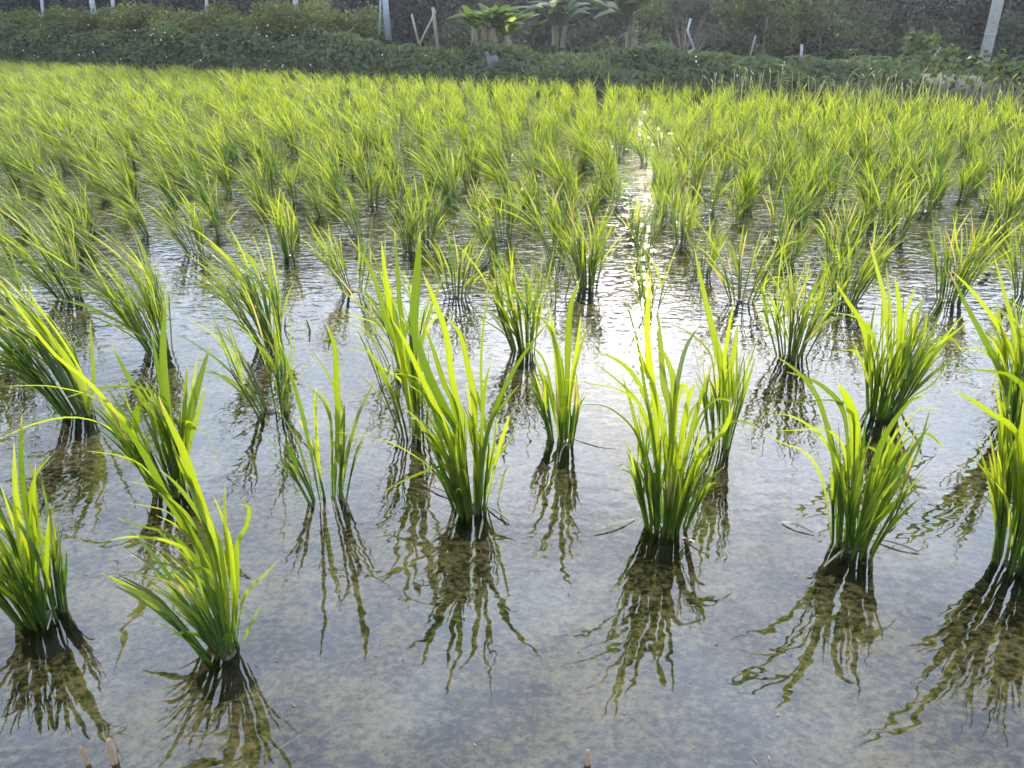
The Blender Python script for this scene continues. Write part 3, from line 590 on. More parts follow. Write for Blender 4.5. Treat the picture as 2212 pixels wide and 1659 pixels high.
mass('distant_rice', far + flank, 0, M_LEAF, 'dense mass of bright green rice filling the far part of the paddy')

# ------------------------------------------------------------------ things lying on or sticking out of the water
def straw(px, py, qx, qy, w, label, name='floating_straw', tone=0.4, up=0.006, mat=None, arch=0.0):
    w *= 0.42; x0, y0 = ground(px, py); x1, y1 = ground(qx, qy); K = 8; t = np.linspace(0, 1, K)
    mid = rng.uniform(-0.006, 0.006)
    P = np.stack([x0 + (x1 - x0) * t + mid * np.sin(t * 3.1), y0 + (y1 - y0) * t - mid * np.sin(t * 3.1), 0.0035 + up * np.sin(t * 3.14) + arch * t], -1)
    c = P.mean(0); c[2] = 0
    rb = Rib(); d = unit(np.array([x1 - x0, y1 - y0, 0])); sd = np.array([-d[1], d[0], 0.0])
    wd = w * (0.5 + 0.5 * np.sin(np.clip(t * 3.3, 0, 3.14)))
    rb.add((P - c)[None], wd[None], np.broadcast_to(sd, P.shape)[None], fold=0.3, tone=np.array([tone]))
    rb.add((P - c - np.array([0, 0, 0.0016]))[None], wd[None], np.broadcast_to(sd, P.shape)[None], fold=0.05, tone=np.array([tone]))
    return tag(obj(name, rb.mesh(name, mat or M_DRY), loc=tuple(c)), label, 'straw')
straw(1283, 1155, 1372, 1122, .009, 'pale straw floating left of the foot of the clump below the sun glint')
straw(930, 1172, 985, 1128, .012, 'pale flat straw floating below left of the large middle clump')
straw(1035, 1165, 1043, 1122, .012, 'short whitish blade hanging into the water at the foot of the large middle clump', up=.012)
straw(1475, 1162, 1530, 1195, .007, 'thin straw floating right of the foot of the clump below the sun glint')
straw(1780, 1225, 1838, 1182, .012, 'pale bent blade floating in front of the bushy right clump', up=.014)
straw(1885, 1165, 1985, 1195, .013, 'long greenish dead blade floating right of the bushy right clump')
straw(1690, 1130, 1760, 1155, .012, 'flat pale leaf floating left of the bushy right clump')
straw(1880, 1150, 1935, 1135, .010, 'short pale leaf floating behind the foot of the bushy right clump')
straw(1235, 945, 1330, 968, .008, 'glinting straw floating right of the compact clump by the sun glint')
straw(1208, 1000, 1232, 962, .008, 'wet straw hanging in front of the compact clump by the sun glint', up=.012)
straw(103, 1362, 125, 1310, .010, 'short white straw at the foot of the lowest left clump', up=.012)
straw(1050, 1095, 1100, 1130, .010, 'curled wet leaf floating right of the large middle clump')
straw(915, 1050, 990, 1080, .010, 'pale curved leaf floating left of the large middle clump')
straw(880, 975, 900, 925, .009, 'pale leaf floating at the foot of the clump with the wide upright blade', up=.01)
straw(440, 600, 480, 606, .018, 'pale leaf flat on the water near the slim clump on the left', tone=.7)
straw(360, 463, 402, 468, .02, 'pale leaf lying on the dark water at the upper left', tone=.7)
straw(560, 490, 650, 486, .018, 'long thin pale leaf flat on the dark water left of the middle', tone=.7)

def stalk(px, py, h, rad, label, tilt=(0, 0)):
    x, y = ground(px, py); root = empty('stubble_stalk', (x, y, 0)); tag(root, label, 'stalk')
    m = MB(); m.tube([(0, 0, -.07), (tilt[0] * .5, tilt[1] * .5, h * .5), (tilt[0], tilt[1], h), (tilt[0] + .001, tilt[1], h + .003)], [rad, rad * .95, rad * .85, rad * .4], 10)
    obj('stem', m.mesh('stem', M_STUB), root)
    m = MB(); m.tube([(rad * .5, 0, -.06), (rad * 1.1 + tilt[0] * .4, tilt[1], h * .62 - .002)], [rad * .55, rad * .3], 7); obj('torn_sheath', m.mesh('torn_sheath', M_STUB), root)
stalk(191, 1650, .034, .0034, 'thin reddish stubble stalk at the bottom left edge', (-.004, 0))
stalk(244, 1648, .048, .0048, 'thicker cut stubble stalk with pale top at the bottom left', (.004, 0))
stalk(1268, 1650, .026, .0044, 'dark wet stubble stalk at the bottom right of the middle', (0, 0))

def litter():
    rr = np.random.default_rng(19)
    def bits(name, n, y0, y1, z, l0, l1, w, mat, label, cat, curl=.003):
        rb = Rib()
        for i in range(n):
            y = y0 + (y1 - y0) * rr.random() ** 1.2; x = rr.uniform(-.72, .72) * y; a = rr.uniform(0, 3.14); L_ = rr.uniform(l0, l1); K = 5
            t = np.linspace(-.5, .5, K); bend = rr.uniform(-.25, .25)
            P = np.stack([x + L_ * (t * math.cos(a) - bend * t * t * math.sin(a)), y + L_ * (t * math.sin(a) + bend * t * t * math.cos(a)), z + curl * rr.random() * np.cos(t * 3)], -1)
            rb.add(P[None], (w * rr.uniform(.5, 1.4) * (1 - (2 * t) ** 4 * .7))[None], np.broadcast_to(np.array([-math.sin(a), math.cos(a), 0.0]), P.shape)[None], fold=.15, tone=np.array([rr.uniform(0, .8)]))
        tag(obj(name, rb.mesh(name, mat)), label, cat, kind='stuff')
    bits('floating_specks', 260, .75, 5.0, .0015, .003, .010, .0022, M_DRY, 'tiny flakes of rotten leaf drifting on the water', 'specks', .001)
    bits('sunken_straw', 170, .75, 3.6, -.040, .02, .09, .0035, M_SUNK, 'short bits of old straw lying on the mud under the water', 'straw')
M_SUNK = blade_mat('sunken_straw', [(0.22, 0.18, 0.10), (0.46, 0.38, 0.22)], [(0.2, 0.16, 0.08), (0.3, 0.25, 0.12)], (0.3, 0.25, 0.15), (0.3, 0.25, 0.15), trans=0.2, gloss=0.0)
litter()
cl = np.random.default_rng(5)
for i in range(9):
    px, py = 2040 + cl.uniform(0, 110), 582 + cl.uniform(0, 28); x, y = ground(px, py)
    m = MB(); rr = cl.uniform(.006, .014); n = 8
    for a in range(5):
        for b in range(n):
            ph = math.pi * a / 4; q = 2 * math.pi * b / n; k = rr * cl.uniform(.75, 1.2)
            m.V.append(np.array([k * math.sin(ph) * math.cos(q) * 1.3, k * math.sin(ph) * math.sin(q), k * math.cos(ph) * .7]))
    for a in range(4):
        for b in range(n): m.F.append((a * n + b, (a + 1) * n + b, (a + 1) * n + (b + 1) % n, a * n + (b + 1) % n))
    tag(obj('mud_clod', m.mesh('mud_clod', M_CLOD), loc=(x, y, 0.002)), 'small dark clod floating in the open water at the right', 'clod', 'dark clods floating at the right')

def seedling(px, py, h, n, label, lean=0.0):
    x, y = ground(px, py); rr = np.random.default_rng(px); lv, st = tillers(rr, n, h, (lean, 0), .15, K=8, nl=(1, 3), r0=.008)
    root = empty('rice_seedling', (x, y, 0)); tag(root, label, 'seedling')
    obj('stems', st.mesh('stems', M_STEM), root); obj('leaves', lv.mesh('leaves', M_LEAF), root)
seedling(678, 715, .10, 1, 'single yellow-tipped shoot alone in the water left of the middle')
seedling(722, 735, .08, 1, 'tiny single shoot beside a drowned reflection, left of the middle', -.1)
seedling(608, 712, .12, 2, 'pair of short shoots right of the dark-footed windswept clump', .1)
seedling(1550, 815, .10, 2, 'short shoots rising behind the clump with the very long blade', .1)
seedling(1385, 640, .16, 2, 'two thin drooping shoots left of the thin clump above the sun', -.1)

# ------------------------------------------------------------------ leafy things behind the field
def leaf_cloud(rr, centers, radii, n, size, flat=0.6, tone=None):
    """n small leaf faces spread through clumps; returns V, F, T"""
    centers = np.array(centers, float); radii = np.array(radii, float)
    w = radii[:, 0] * radii[:, 1] * radii[:, 2]; idx = rr.choice(len(centers), n, p=w / w.sum())
    d = unit(rr.normal(size=(n, 3))); rad = rr.uniform(0.25, 1, n) ** 0.5 * rr.uniform(0.8, 1.12, n)
    C = centers[idx] + d * rad[:, None] * radii[idx]
    nrm = unit(d * 0.5 + rr.normal(size=(n, 3)) * 0.7 + np.array([0, 0, flat])); a = unit(np.cross(nrm, rr.normal(size=(n, 3)))); b = np.cross(nrm, a)
    s = size * rr.uniform(0.55, 1.35, n)[:, None]
    V = np.stack([C - a * s, C - b * s * 0.42 , C + a * s, C + b * s * 0.42], 1).reshape(-1, 3)
    Fq = np.arange(4 * n).reshape(n, 4)
    ct = rr.uniform(0, 0.5, len(centers)); tn = np.clip(ct[idx] + rr.uniform(0, 0.42, n), 0, 0.88); tn = np.where(rr.random(n) < 0.03, 0.98, tn)
    return V, Fq, np.repeat(np.stack([tn, tn * 0, tn * 0], -1), 4, axis=0)
def clumps(rr, n, c, R, r):
    d = unit(rr.normal(size=(n, 3))) * rr.uniform(0.2, 1, n)[:, None] ** 0.6
    return np.array(c) + d * np.array(R), np.array([[r * q, r * q, r * q * 0.75] for q in rr.uniform(0.6, 1.25, n)])
def bush(name, c, R, n, size, mat, label, cat, group=None, seed=0, trunk=None, k=14, r=None, stems=5):
    rr = np.random.default_rng(seed + 900); gx, gy, gz = c[0], c[1], float(bank_h(c[0], c[1])) - 0.05
    root = empty(name, (gx, gy, gz)); tag(root, label, cat, group)
    cs, rs = clumps(rr, k, (0, 0, c[2] - gz), R, r or min(R) * 0.42)
    obj('crown' if trunk else 'foliage', mesh_np('foliage', *leaf_cloud(rr, cs, rs, n, size)[:2], mat, tone=None, smooth=False), root)
    root.children  # keep
    return root, cs, gz, rr
def bush2(name, c, R, n, size, mat, label, cat, group=None, seed=0, trunk=False, k=14, r=None, stems=5, tr=0.035):
    rr = np.random.default_rng(seed + 900); gx, gy, gz = c[0], c[1], float(bank_h(c[0], c[1])) - 0.05
    root = empty(name, (gx, gy, gz)); tag(root, label, cat, group)
    cs, rs = clumps(rr, k, (0, 0, c[2] - gz), R, r or min(R) * 0.42)
    V, Fq, Tn = leaf_cloud(rr, cs, rs, n, size)
    obj('crown' if trunk else 'foliage', mesh_np('foliage', V, Fq, mat, tone=Tn, smooth=False), root)
    m = MB(); top = c[2] - gz
    if trunk: m.tube([(0, 0, -.1), (tr * .7, 0, top * .3), (0, 0, top * .75)], [tr * 1.3, tr, tr * .7], 8)
    for i in range(stems):
        e = cs[rr.integers(0, len(cs))]; b = np.array([0, 0, top * .5]) if trunk else np.array([rr.uniform(-.1, .1), 0, -.1])
        m.tube([b, (b + e) / 2 + np.array([0, 0, .05]), e], [tr * .5, tr * .35, tr * .15], 6)
    obj('trunk' if trunk else 'branches', m.mesh('trunk', M_BARK), root)
    return root

# vines over the bank, one creeping mass
def cover():
    rr = np.random.default_rng(11); n = 84000
    s = rr.uniform(-27, 14, n); x = s
    d = rr.uniform(-0.12, 2.4, n); y = edge_y(x) + d / EN[1]
    h = bank_h(x, y)
    und = 0.5 + 0.5 * np.sin(x * 2.1 + 1.3 * np.sin(x * .9) + d * 1.5) ; und2 = 0.5 + 0.5 * np.sin(x * 5.3 + y * 3.7)
    left = np.clip((-2.7 - x) / 1.4, 0, 1)
    lump = np.clip(np.sin(x * 1.37 + 2) * np.sin(x * 3.9 + y) + .4 * np.sin(x * 8.3), -.6, 1)
    thick = (0.08 + 0.13 * und + 0.07 * und2 + 0.10 * lump) + left * (0.16 + 0.12 * und) * np.clip((d + .12) / .5, 0, 1)
    bare = (x > 5.6) & (np.sin(x * 2.3 + .4) * .5 + .5 + rr.normal(0, .12, n) > .55)
    keep = ~bare | (rr.random(n) < .18)
    z = np.maximum(h, 0.0) + thick * rr.uniform(0.25, 1, n) ** .6
    C = np.stack([x, y, z], -1)[keep]; n = len(C); x = x[keep]
    nrm = unit(rr.normal(size=(n, 3)) * .55 + np.array([-.25, -.5, .8])); a = unit(np.cross(nrm, rr.normal(size=(n, 3)))); b = np.cross(nrm, a)
    sz = 0.045 * rr.uniform(.6, 1.5, n)[:, None]
    V = np.stack([C - a * sz, C - b * sz * .7, C + a * sz, C + b * sz * .7], 1).reshape(-1, 3)
    tn = np.clip(.4 + .35 * np.sin(x * 3.1 + C[:, 1]) * np.sin(C[:, 2] * 9) + rr.uniform(-.3, .3, n), 0, .9)
    tag(obj('creeping_vines', mesh_np('vines', V, np.arange(4 * n).reshape(n, 4), M_VINE, tone=np.repeat(np.stack([tn, tn * 0, tn * 0], -1), 4, 0), smooth=False)),
        'dark green creeping vines covering the bank along the far edge of the paddy', 'vines', kind='stuff')
    n = 50; x = np.where(rr.random(n) < .8, rr.uniform(-13, -4, n), rr.uniform(-3, 6, n)); d = rr.uniform(-.1, 1.0, n); y = edge_y(x) + d / EN[1]
    left = np.clip((-2.7 - x) / 1.4, 0, 1); z = bank_h(x, y) + rr.uniform(.15, .3, n) + left * .26 * np.clip((d + .12) / .5, 0, 1); C = np.stack([x, y - .04, z], -1); C[::3] = C[0] + (C[::3] - C[0]) 
    nrm = unit(rr.normal(size=(n, 3)) * .3 + np.array([0, -1, .3])); a = unit(np.cross(nrm, rr.normal(size=(n, 3)))); b = np.cross(nrm, a); V = []
    for q in range(2):
        aa = a if q == 0 else unit(a + b); bb = np.cross(nrm, aa); sz = .015 * rr.uniform(.6, 1.3, n)[:, None]; CC = C + nrm * .002 * q
        V.append(np.stack([CC - aa * sz, CC - bb * sz * .8, CC + aa * sz, CC + bb * sz * .8], 1).reshape(-1, 3))
    V = np.concatenate(V)
    tag(obj('white_flowers', mesh_np('flowers', V, np.arange(len(V)).reshape(-1, 4), M_FLOWER, tone=np.full((len(V), 3), .4), smooth=False)), 'scattered tiny white flowers on the vines of the bank', 'flowers', kind='stuff')
cover()

SG = 'shrubs on the bank behind the left of the paddy'
SL = [('brown-green shrub at the upper left corner of the picture', -15.2), ('green shrub second from the left corner behind the vines', -13.5), ('dull brown shrub between the first grey posts', -11.9), ('brownish shrub right of the pair of grey posts', -10.4),
      ('yellow-tinged shrub beside the third grey post', -8.8), ('dark brown-green shrub in the middle of the hedge', -7.4), ('shrub with ochre leaves left of the thick grey post', -6.1), ('tall leafy shrub left of the pale blue pipe', -4.9), ('green shrub ending the hedge by the pale blue pipe', -3.9)]
for i, (lb, x) in enumerate(SL):
    y = edge_y(x) + 2.9; bush2('shrub', (x, y, 1.10), (1.05, .6, .46), 4200, .05, M_SHRUB, lb, 'shrub', SG, seed=i, k=18, r=0.37)

def post(name, px, py, qx, qy, Y, rad, mat, label, cat, group=None, top=None, sides=8, sink=.15):
    a = np.array(at(px, py, Y)); b = np.array(at(qx, qy, Y)); rad_w = rad * Y / F * .75
    d = b - a; e = a + d * (top or 1.0); s = a - unit(d) * sink
    m = MB(); m.tube([s - a, (a + e) / 2 - a, e - a], [rad_w, rad_w * .95, rad_w * .88], sides)
    return tag(obj(name, m.mesh(name, mat), loc=tuple(a)), label, cat, group)
PG = 'grey concrete posts behind the hedge'
post('fence_post', 208, 60, 198, 0, 25.62, 7, M_GREYPOST, 'pale grey concrete post, leftmost thick one above the hedge', 'post', PG, 1.35)
post('fence_post', 247, 60, 243, 0, 27.45, 5, M_GREYPOST, 'thinner pale post just right of the leftmost thick post', 'post', PG, 1.2)
post('fence_post', 450, 60, 446, 0, 25.01, 4.5, M_GREYPOST, 'slim grey post in the middle of the hedge', 'post', PG, 1.2)
post('fence_post', 643, 60, 638, 0, 21.35, 8, M_GREYPOST, 'thick grey post standing out of the ochre shrubs', 'post', PG, 1.35)
post('fence_post', 95, 50, 90, 0, 28.06, 4, M_GREYPOST, 'short pale post near the upper left corner', 'post', PG, 1.1)
post('pipe', 838, 70, 832, 0, 17.81, 8, M_BLUE, 'wide pale blue upright pipe at the right end of the hedge', 'pipe', None, 1.3, 12)
post('pipe', 820, 60, 822, 0, 18.18, 3, M_BLUE, 'thin pale blue pipe beside the wide one at the end of the hedge', 'pipe', None, 1.2)
WS = 'wooden sticks behind the bank'
post('stick', 906, 102, 889, 30, 17.32, 3.2, M_WOOD, 'left stick of the wooden V behind the bank', 'stick', WS)
post('stick', 903, 102, 941, 24, 17.45, 3.2, M_WOOD, 'slanting right arm of the wooden V behind the bank', 'stick', WS)
post('stick', 946, 108, 935, 16, 17.57, 5, M_WOOD, 'thick upright wooden stick right of the V', 'stick', WS)
post('stick', 1619, 126, 1632, 77, 17.81, 2.6, M_WOOD, 'pale stick leaning under the left side of the small tree', 'stick', WS)
post('stick', 1998, 152, 2032, 102, 13.30, 2.6, M_WOOD, 'pale stick leaning in the shrub left of the big pole', 'stick', WS)
post('stick', 1442, 138, 1500, 106, 15.49, 3.2, M_WOOD, 'low slanting grey branch on the bank right of the bananas', 'stick', WS)
post('pipe', 1730, 130, 1732, 96, 16.35, 4, M_PIPE, 'short white upright pipe under the right side of the small tree', 'pipe', None, 1.0)
def bent_pipe():
    m = MB(); P = [np.array(at(*p, 15.9)) for p in ((1500, 108), (1485, 66), (1492, 40))]; m.tube([p - P[0] for p in P], .022, 8)
    tag(obj('pipe', m.mesh('pipe', M_PIPE), loc=tuple(P[0])), 'bent white pipe standing in front of the bare bush', 'pipe')
bent_pipe()
# big leaning-looking pole (upright in the world)
def pole():
    x, y, z = at(2118, 164, 12.8); z = float(bank_h(x, y)) - .1; root = empty('utility_pole', (x, y, z)); tag(root, 'tall grey round concrete pole at the upper right', 'pole')
    m = MB(); m.tube([(0, 0, -.3), (0, 0, 1.9), (0, 0, 3.6)], [.085, .075, .064], 20); obj('shaft', m.mesh('shaft', M_CONC), root)
    m = MB(); m.tube([(0, 0, .78), (0, 0, .80)], [.0822, .0822], 20); obj('band', m.mesh('band', M_GREYPOST), root)
pole()
def slab():
    a = np.array(at(932, 116, 16.8)); m = MB()
    w, d, h = .26, .12, .05
    v = [(-w, -d, 0), (w, -d, 0), (w, d, 0), (-w, d, 0)]; tpt = [(x * .97, y * .97, h) for x, y, z in v]
    for p in v + tpt: m.V.append(np.array(p))
    m.F += [(0, 1, 5, 4), (1, 2, 6, 5), (2, 3, 7, 6), (3, 0, 4, 7), (4, 5, 6, 7), (3, 2, 1, 0)]
    tag(obj('concrete_slab', m.mesh('slab', M_CONC, False), loc=tuple(a)), 'pale concrete slab on the bank under the wooden V', 'slab')
slab()
def sack():
    a = np.array(at(1068, 146, 14.9)); rr = np.random.default_rng(3); V = []; n, k = 15, 9
    for i in range(n):
        for j in range(k):
            u, v = i / (n - 1), j / (k - 1)
            V.append((u * .34 - .17 + .06 * v, .03 * math.sin(9 * u) - .10 * v, .26 * (1 - u * .5) * (1 - v) + .03 * math.sin(13 * u + 5 * v) + rr.uniform(-.012, .012)))
    i = np.arange(n * k).reshape(n, k); Fq = np.stack([i[:-1, :-1], i[1:, :-1], i[1:, 1:], i[:-1, 1:]], -1).reshape(-1, 4)
    tag(obj('sack', mesh_np('sack', V, Fq, M_CLOTH), loc=tuple(a)), 'crumpled grey sacking hanging over the bank below the banana clump', 'sack')
sack()

def banana(px, py, Y, label, seed, nst=6, h=.62, reach=.75, mat=M_BANANA, dry=True, group='banana plants behind the bank', wide=.30):
    rr = np.random.default_rng(seed); x, y, z = at(px, py, Y); z = float(bank_h(x, y)) - .03
    root = empty('banana_plant', (x, y, z)); tag(root, label, 'banana plant', group)
    st = MB(); lv = Rib(); dl = Rib()
    for i in range(nst):
        bx, by = rr.uniform(-wide, wide), rr.uniform(-.12, .12); lean = rr.uniform(-.08, .08); hh = h * rr.uniform(.8, 1.2)
        st.tube([(bx, by, -.1), (bx + lean * .4, by, hh * .5), (bx + lean, by, hh)], [.075, .062, .045], 10)
        top = np.array([bx + lean, by, hh])
        for k in range(6):
            az = rr.uniform(0, 6.28); o = np.array([math.cos(az), math.sin(az), 0]); L_ = reach * rr.uniform(.6, 1.0); K = 12; t = np.linspace(0, 1, K)[None, :, None]
            P = top + L_ * (t * unit(np.array([0, 0, 1.0]) + o * rr.uniform(.25, .9)) + t ** 2.2 * (o * .45 - np.array([0, 0, rr.uniform(.35, .9)])) * .7)
            wd = (.10 + .15 * reach) * rr.uniform(.7, 1.2) * np.clip(np.sin(np.clip(t[0, :, 0] * 1.15 - .12, 0.01, 1) * 3.14), .04, 1) ** .6
            wd = wd * (1 + .16 * np.sin(np.arange(K) * 2.4 + k))
            lv.add(P, wd[None], np.broadcast_to(np.array([-o[1], o[0], .0]), P.shape), fold=.22, tone=np.array([rr.choice([.2, .5, .8, .97], p=[.35, .35, .22, .08])]))
        if dry:
            for k in range(7):
                az = rr.uniform(0, 6.28); o = np.array([math.cos(az), math.sin(az), 0]); K = 7; t = np.linspace(0, 1, K)[None, :, None]
                P = top * np.array([1, 1, .95]) + o * (.06 + .05 * t) + np.array([0, 0, -1.0]) * t * hh * rr.uniform(.6, .95)
                dl.add(P, (.07 * (1 - t[0, :, 0] * .5))[None] * (1 + .3 * np.sin(np.arange(K) * 2.0))[None], np.broadcast_to(np.array([-o[1], o[0], 0.0]), P.shape), fold=.3, tone=np.array([rr.uniform(.1, .8)]))
    obj('pseudostem', st.mesh('pseudostem', M_PSEUDO), root); obj('leaves', lv.mesh('leaves', mat), root)
    if dry: obj('dead_leaves', dl.mesh('dead_leaves', M_DEADB), root)
M_DEADB = foliage_mat('dead_banana_leaf', (0.14, 0.12, 0.08), (0.32, 0.28, 0.20), trans=0.25, tr=(1, 1, .8))
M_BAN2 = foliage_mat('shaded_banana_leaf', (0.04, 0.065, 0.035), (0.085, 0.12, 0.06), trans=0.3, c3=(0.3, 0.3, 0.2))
banana(1068, 120, 17.4, 'short banana clump with hanging dead leaves and bright top leaves', 21, 8, .62, .85, wide=.36)
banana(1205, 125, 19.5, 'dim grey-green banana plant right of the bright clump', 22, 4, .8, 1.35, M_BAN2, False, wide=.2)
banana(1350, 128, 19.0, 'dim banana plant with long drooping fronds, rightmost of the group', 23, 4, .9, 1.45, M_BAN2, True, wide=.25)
# the small tree, a bare bush, low shrubs
def tree_at(px, Y, z, R, n, size, label, seed, mat=M_TREE, group=None, k=22, r=None, tr=.05, name='tree', trunk=True):
    x = (px - 1106) * Y / (F * CT + 780 * ST)
    return bush2(name, (x, Y, z), R, n, size, mat, label, 'tree' if trunk else 'shrub', group, seed=seed, trunk=trunk, k=k, r=r, tr=tr, stems=8)
tree_at(1655, 18.54, 1.55, (1.16, 0.85, 0.88), 7000, .055, 'small broad-crowned tree with a thin trunk right of the middle', 40, r=0.32)
tree_at(1775, 19.52, 1.43, (0.67, 0.61, 0.92), 3800, .055, 'narrower tree with light green leaf tips right of the broad-crowned tree', 41, r=0.29)
tree_at(1400, 17.32, 0.94, (0.34, 0.30, 0.67), 1500, .045, 'thin leafy sapling right of the banana plants', 42, k=12, r=0.21, tr=.03)
tree_at(2000, 13.79, 0.79, (0.37, 0.30, 0.32), 700, .045, 'low loose shrub with pale leaves left of the big pole', 43, k=9, r=0.16, name='shrub', trunk=False, tr=.02)
tree_at(2070, 14.52, 0.59, (0.37, 0.30, 0.17), 500, .04, 'small shrub directly behind the big pole', 44, k=7, r=0.15, name='shrub', trunk=False, tr=.02)
tree_at(1870, 14.64, 0.54, (0.27, 0.24, 0.12), 350, .04, 'tiny bush on the bank in the dark gap between tree and pole', 45, k=6, r=0.12, name='shrub', trunk=False, tr=.02)
tree_at(1290, 18.06, 0.66, (0.49, 0.30, 0.20), 900, .04, 'low bush on the bank between the two dim banana plants', 46, k=8, r=0.18, name='shrub', trunk=False, tr=.02)
def bare_bush():
    x, y, z = at(1480, 135, 16.4); z = float(bank_h(x, y)) - .05; rr = np.random.default_rng(8); m = MB()
    for i in range(26):
        a = rr.uniform(-.5, .5); b = rr.uniform(-.3, .3); L_ = rr.uniform(.5, 1.1)
        m.tube([(a * .1, b * .1, -.05), (a * .35, b * .4, L_ * .45), (a * .85 + rr.uniform(-.05, .05), b, L_)], [.010, .007, .003], 5)
    tag(obj('bare_bush', m.mesh('bare_bush', M_BARK), loc=(x, y, z)), 'leafless grey bush of thin upright twigs right of the bananas', 'bush')
bare_bush()

def bank_grass():
    rr = np.random.default_rng(61); rb = Rib()
    for i in range(2600):
        x = rr.uniform(-4, 12); d = rr.uniform(.1, 2.2); y = edge_y(x) + d / EN[1]; z = float(bank_h(x, y)) + .02; h = rr.uniform(.12, .42); K = 5; t = np.linspace(0, 1, K)[None, :, None]; a = rr.uniform(0, 6.28); o = np.array([math.cos(a), math.sin(a), 0])
        if math.sin(x * 2.3) + math.sin(x * 5.1 + d) < -.3: continue
        P = np.array([x, y, z]) + t * np.array([0, 0, h]) + t ** 2 * o * rr.uniform(.03, .22) - np.array([0, 0, 1.0]) * t ** 3 * h * .25
        rb.add(P, (rr.uniform(.008, .016) * (1.02 - t[0, :, 0]))[None], np.broadcast_to(np.array([math.cos(a + 1), math.sin(a + 1), 0]), P.shape), tone=np.array([rr.uniform(0, .85)]), tri=False)
    tag(obj('bank_grass', rb.mesh('bank_grass', M_BGRASS)), 'ragged green and dry grass growing through the vines on the bank', 'grass', kind='stuff')
M_BGRASS = foliage_mat('bank_grass', (0.05, 0.085, 0.02), (0.16, 0.17, 0.07), trans=0.4)
bank_grass()

# far wood on the hill and dark undergrowth in front of it
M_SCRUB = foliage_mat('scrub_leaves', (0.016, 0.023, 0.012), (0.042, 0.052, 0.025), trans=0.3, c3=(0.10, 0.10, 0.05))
for i, (px, Y, tr_, lb) in enumerate(((880, 30, .10, 'dim tree trunk in the gloom just left of the wooden V'), (985, 33, .13, 'dim tree trunk in the gloom left of the bright banana clump'), (1135, 31, .09, 'dim tree trunk between the bright banana clump and the next plant'),
        (1280, 34, .12, 'dim tree trunk between the two shaded banana plants'), (1560, 30, .11, 'dim tree trunk left of the broad-crowned small tree'), (1845, 29, .12, 'dim tree trunk right of the small trees'), (1930, 33, .10, 'dim tree trunk in the dark gap left of the low shrub'), (2175, 27, .10, 'dim tree trunk right of the big pole'))):
    x = (px - 1106) * Y / (F * CT + 780 * ST); rr = np.random.default_rng(500 + i); root = empty('tree', (x, Y, 0.1)); tag(root, lb, 'tree', 'dim trees standing in front of the wood')
    m = MB(); m.tube([(0, 0, -.4), (rr.uniform(-.2, .2), 0, 1.6), (rr.uniform(-.4, .4), 0, 4.2)], [tr_, tr_ * .85, tr_ * .5], 8)
    for q in range(5): a = rr.uniform(0, 6.28); m.tube([(0, 0, 1.4 + q * .5), (math.cos(a) * .7, math.sin(a) * .5, 2.4 + q * .5), (math.cos(a) * 1.3, math.sin(a), 3.4 + q * .4)], [tr_ * .4, tr_ * .25, .02], 6)
    obj('trunk', m.mesh('trunk', M_BARK), root)
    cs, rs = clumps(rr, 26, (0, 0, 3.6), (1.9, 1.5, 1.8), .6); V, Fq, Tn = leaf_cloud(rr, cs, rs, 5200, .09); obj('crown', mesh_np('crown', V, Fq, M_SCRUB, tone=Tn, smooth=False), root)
def forest():
    rr = np.random.default_rng(77); V = []; Fq = []; Tn = []; n0 = 0
    def put(cs, rs, n, size):
        nonlocal n0
        v, f, t = leaf_cloud(rr, cs, rs, n, size, flat=.3); V.append(v); Fq.append(f + n0); Tn.append(t); n0 += len(v)
    for i in range(300):
        y = rr.uniform(60, 104); x = rr.uniform(-1.15, 1.15) * y; z = float(hill_z(np.array(x), np.array(y)))
        R = rr.uniform(2.2, 4.0); cs, rs = clumps(rr, 9, (x, y, z + rr.uniform(3.0, 6.0)), (R, R, R * .9), R * .5); put(cs, rs, 1300, .27)
    v = np.concatenate(V); f = np.concatenate(Fq)
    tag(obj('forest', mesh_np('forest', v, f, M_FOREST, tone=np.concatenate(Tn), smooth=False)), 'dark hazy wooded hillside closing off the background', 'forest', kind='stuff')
    V, Fq, Tn = [], [], []; n0 = 0
    for i in range(150):
        x = rr.uniform(-30, 34); y = 26 + rr.uniform(0, 9) - .25 * x * (x < 0); cs, rs = clumps(rr, 8, (x, y, 1.2), (1.2, 1.0, 1.1), .8); put(cs, rs, 700, .11)
    for i in range(90):
        x = rr.uniform(-3, 20); d = rr.uniform(3.0, 9.0); y = edge_y(x) + d / EN[1]; cs, rs = clumps(rr, 6, (x, y, .30), (.7, .6, .30), .35); put(cs, rs, 260, .09)
    V2 = np.concatenate(V), np.concatenate(Fq), np.concatenate(Tn)
    V, Fq, Tn = [], [], []; n0 = 0
    for i in range(34):
        x = rr.uniform(-2, 18); y = 22 + rr.uniform(0, 5) - .3 * x; hgt = rr.uniform(.4, 1.5); cs, rs = clumps(rr, 9, (x, y, hgt * .8), (.8, .6, hgt * .7), .38); put(cs, rs, 420, .07)
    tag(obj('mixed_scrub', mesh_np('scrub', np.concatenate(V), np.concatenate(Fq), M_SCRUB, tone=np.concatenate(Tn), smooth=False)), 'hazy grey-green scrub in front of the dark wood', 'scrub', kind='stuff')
    V, Fq, Tn = [V2[0]], [V2[1]], [V2[2]]
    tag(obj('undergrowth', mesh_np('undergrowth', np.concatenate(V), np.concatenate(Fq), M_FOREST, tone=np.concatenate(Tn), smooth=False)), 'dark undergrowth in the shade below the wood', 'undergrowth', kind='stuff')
forest()

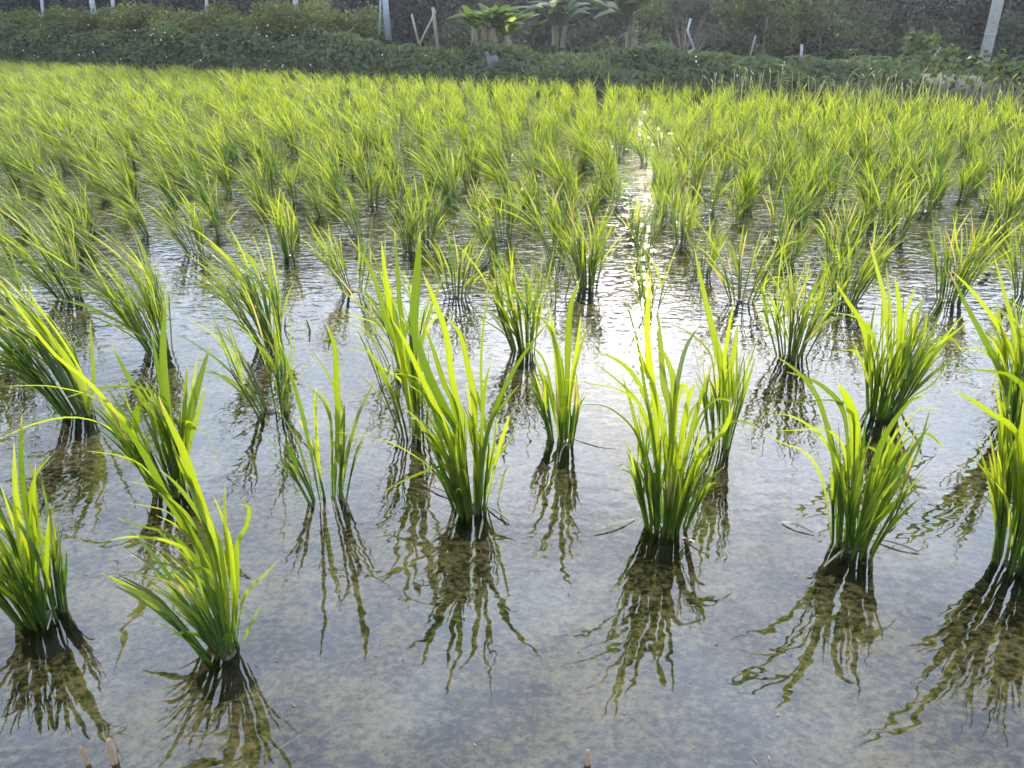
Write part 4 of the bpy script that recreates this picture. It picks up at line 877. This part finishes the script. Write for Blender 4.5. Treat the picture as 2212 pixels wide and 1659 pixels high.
# dry weeds and tall weeds along the right edge of the field
def weeds():
    rr = np.random.default_rng(55); rb = Rib()
    for i in range(420):
        x = 9.2 - 6.4 * rr.random() ** 1.4; y = edge_y(x) - .75 + rr.normal(0, .25)
        h = rr.uniform(.28, .50); K = 5; t = np.linspace(0, 1, K)[None, :, None]; a = rr.uniform(0, 6.28); o = np.array([math.cos(a), math.sin(a), 0])
        P = np.array([x, y, 0]) + t * np.array([0, 0, h]) + t ** 2 * o * rr.uniform(.02, .16)
        rb.add(P, (rr.uniform(.008, .018) * (1 - t[0, :, 0] * .5))[None], np.broadcast_to(np.array([math.cos(a + 1), math.sin(a + 1), 0]), P.shape), tone=np.array([rr.uniform(0, .85)]), tri=False)
        if rr.random() < .4:
            P2 = P[:, -1:] + np.linspace(0, 1, 4)[None, :, None] * (np.array([0, 0, .05]) + o * .06)
            rb.add(P2, np.array([[.008, .018, .015, .004]]), np.broadcast_to(np.array([math.cos(a + 1), math.sin(a + 1), 0]), P2.shape), tone=np.array([.8]), tri=False)
    tag(obj('dry_weeds', rb.mesh('dry_weeds', M_DRYGRASS)), 'pale seeding weeds along the right part of the far paddy edge', 'weeds', kind='stuff')
    for px, py, h, lb in ((1690, 185, .30, 'leafy weed left of the tallest ones on the far paddy edge'), (1790, 190, .30, 'tall thin weed on the far paddy edge below the narrower tree'), (1612, 180, .26, 'tall weed on the far edge below the broad-crowned tree'), (1960, 200, .30, 'weed with a white tip on the far paddy edge'),
                          (2140, 232, .62, 'tall leafy weed rising below the big pole'), (2200, 240, .60, 'tall weed at the upper right edge of the picture')):
        x, y = ground(px, py + 14); y = min(y, edge_y(x) - .25); x = (px - 1106) * y / (F * CT + 640 * ST); root = empty('tall_weed', (x, y, 0)); tag(root, lb, 'weed')
        m = MB(); m.tube([(0, 0, -.05), (.01, 0, h * .6), (.0, 0, h + .2)], [.006, .005, .002], 6); obj('stem', m.mesh('stem', M_BARK), root)
        rb = Rib()
        for k in range(9):
            a = rr.uniform(0, 6.28); o = np.array([math.cos(a), math.sin(a), 0]); K = 6; t = np.linspace(0, 1, K)[None, :, None]; z = (h + .2) * (.35 + .65 * k / 9)
            P = np.array([0, 0, z]) + .13 * (t * (o + np.array([0, 0, .5])) - t ** 2 * np.array([0, 0, .7]))
            rb.add(P, (.03 * np.sin(np.clip(t[0, :, 0], .05, .97) * 3.1))[None], np.broadcast_to(np.array([-o[1], o[0], 0.0]), P.shape), tone=np.array([rr.uniform(.3, .8)]))
        obj('leaves', rb.mesh('leaves', M_BANANA), root)
weeds()

# ------------------------------------------------------------------ air
HAZE = 0.0011
def haze():
    m, nt, N, L, out = new_mat('haze_air'); v = N.new('ShaderNodeVolumePrincipled'); v.inputs['Color'].default_value = (0.84, 0.88, 1.0, 1)
    v.inputs['Density'].default_value = HAZE; v.inputs['Anisotropy'].default_value = 0.72; L.new(v.outputs[0], out.inputs['Volume'])
    a = (-420, -70, -2.0); b = (420, 710, 52)
    V = [(x, y, z) for z in (a[2], b[2]) for y in (a[1], b[1]) for x in (a[0], b[0])]
    Fq = [(0, 2, 3, 1), (4, 5, 7, 6), (0, 1, 5, 4), (2, 6, 7, 3), (0, 4, 6, 2), (1, 3, 7, 5)]
    me = bpy.data.meshes.new('haze'); me.from_pydata(V, [], Fq); me.materials.append(m); tag(obj('haze', me), kind='stuff')
if HAZE: haze()
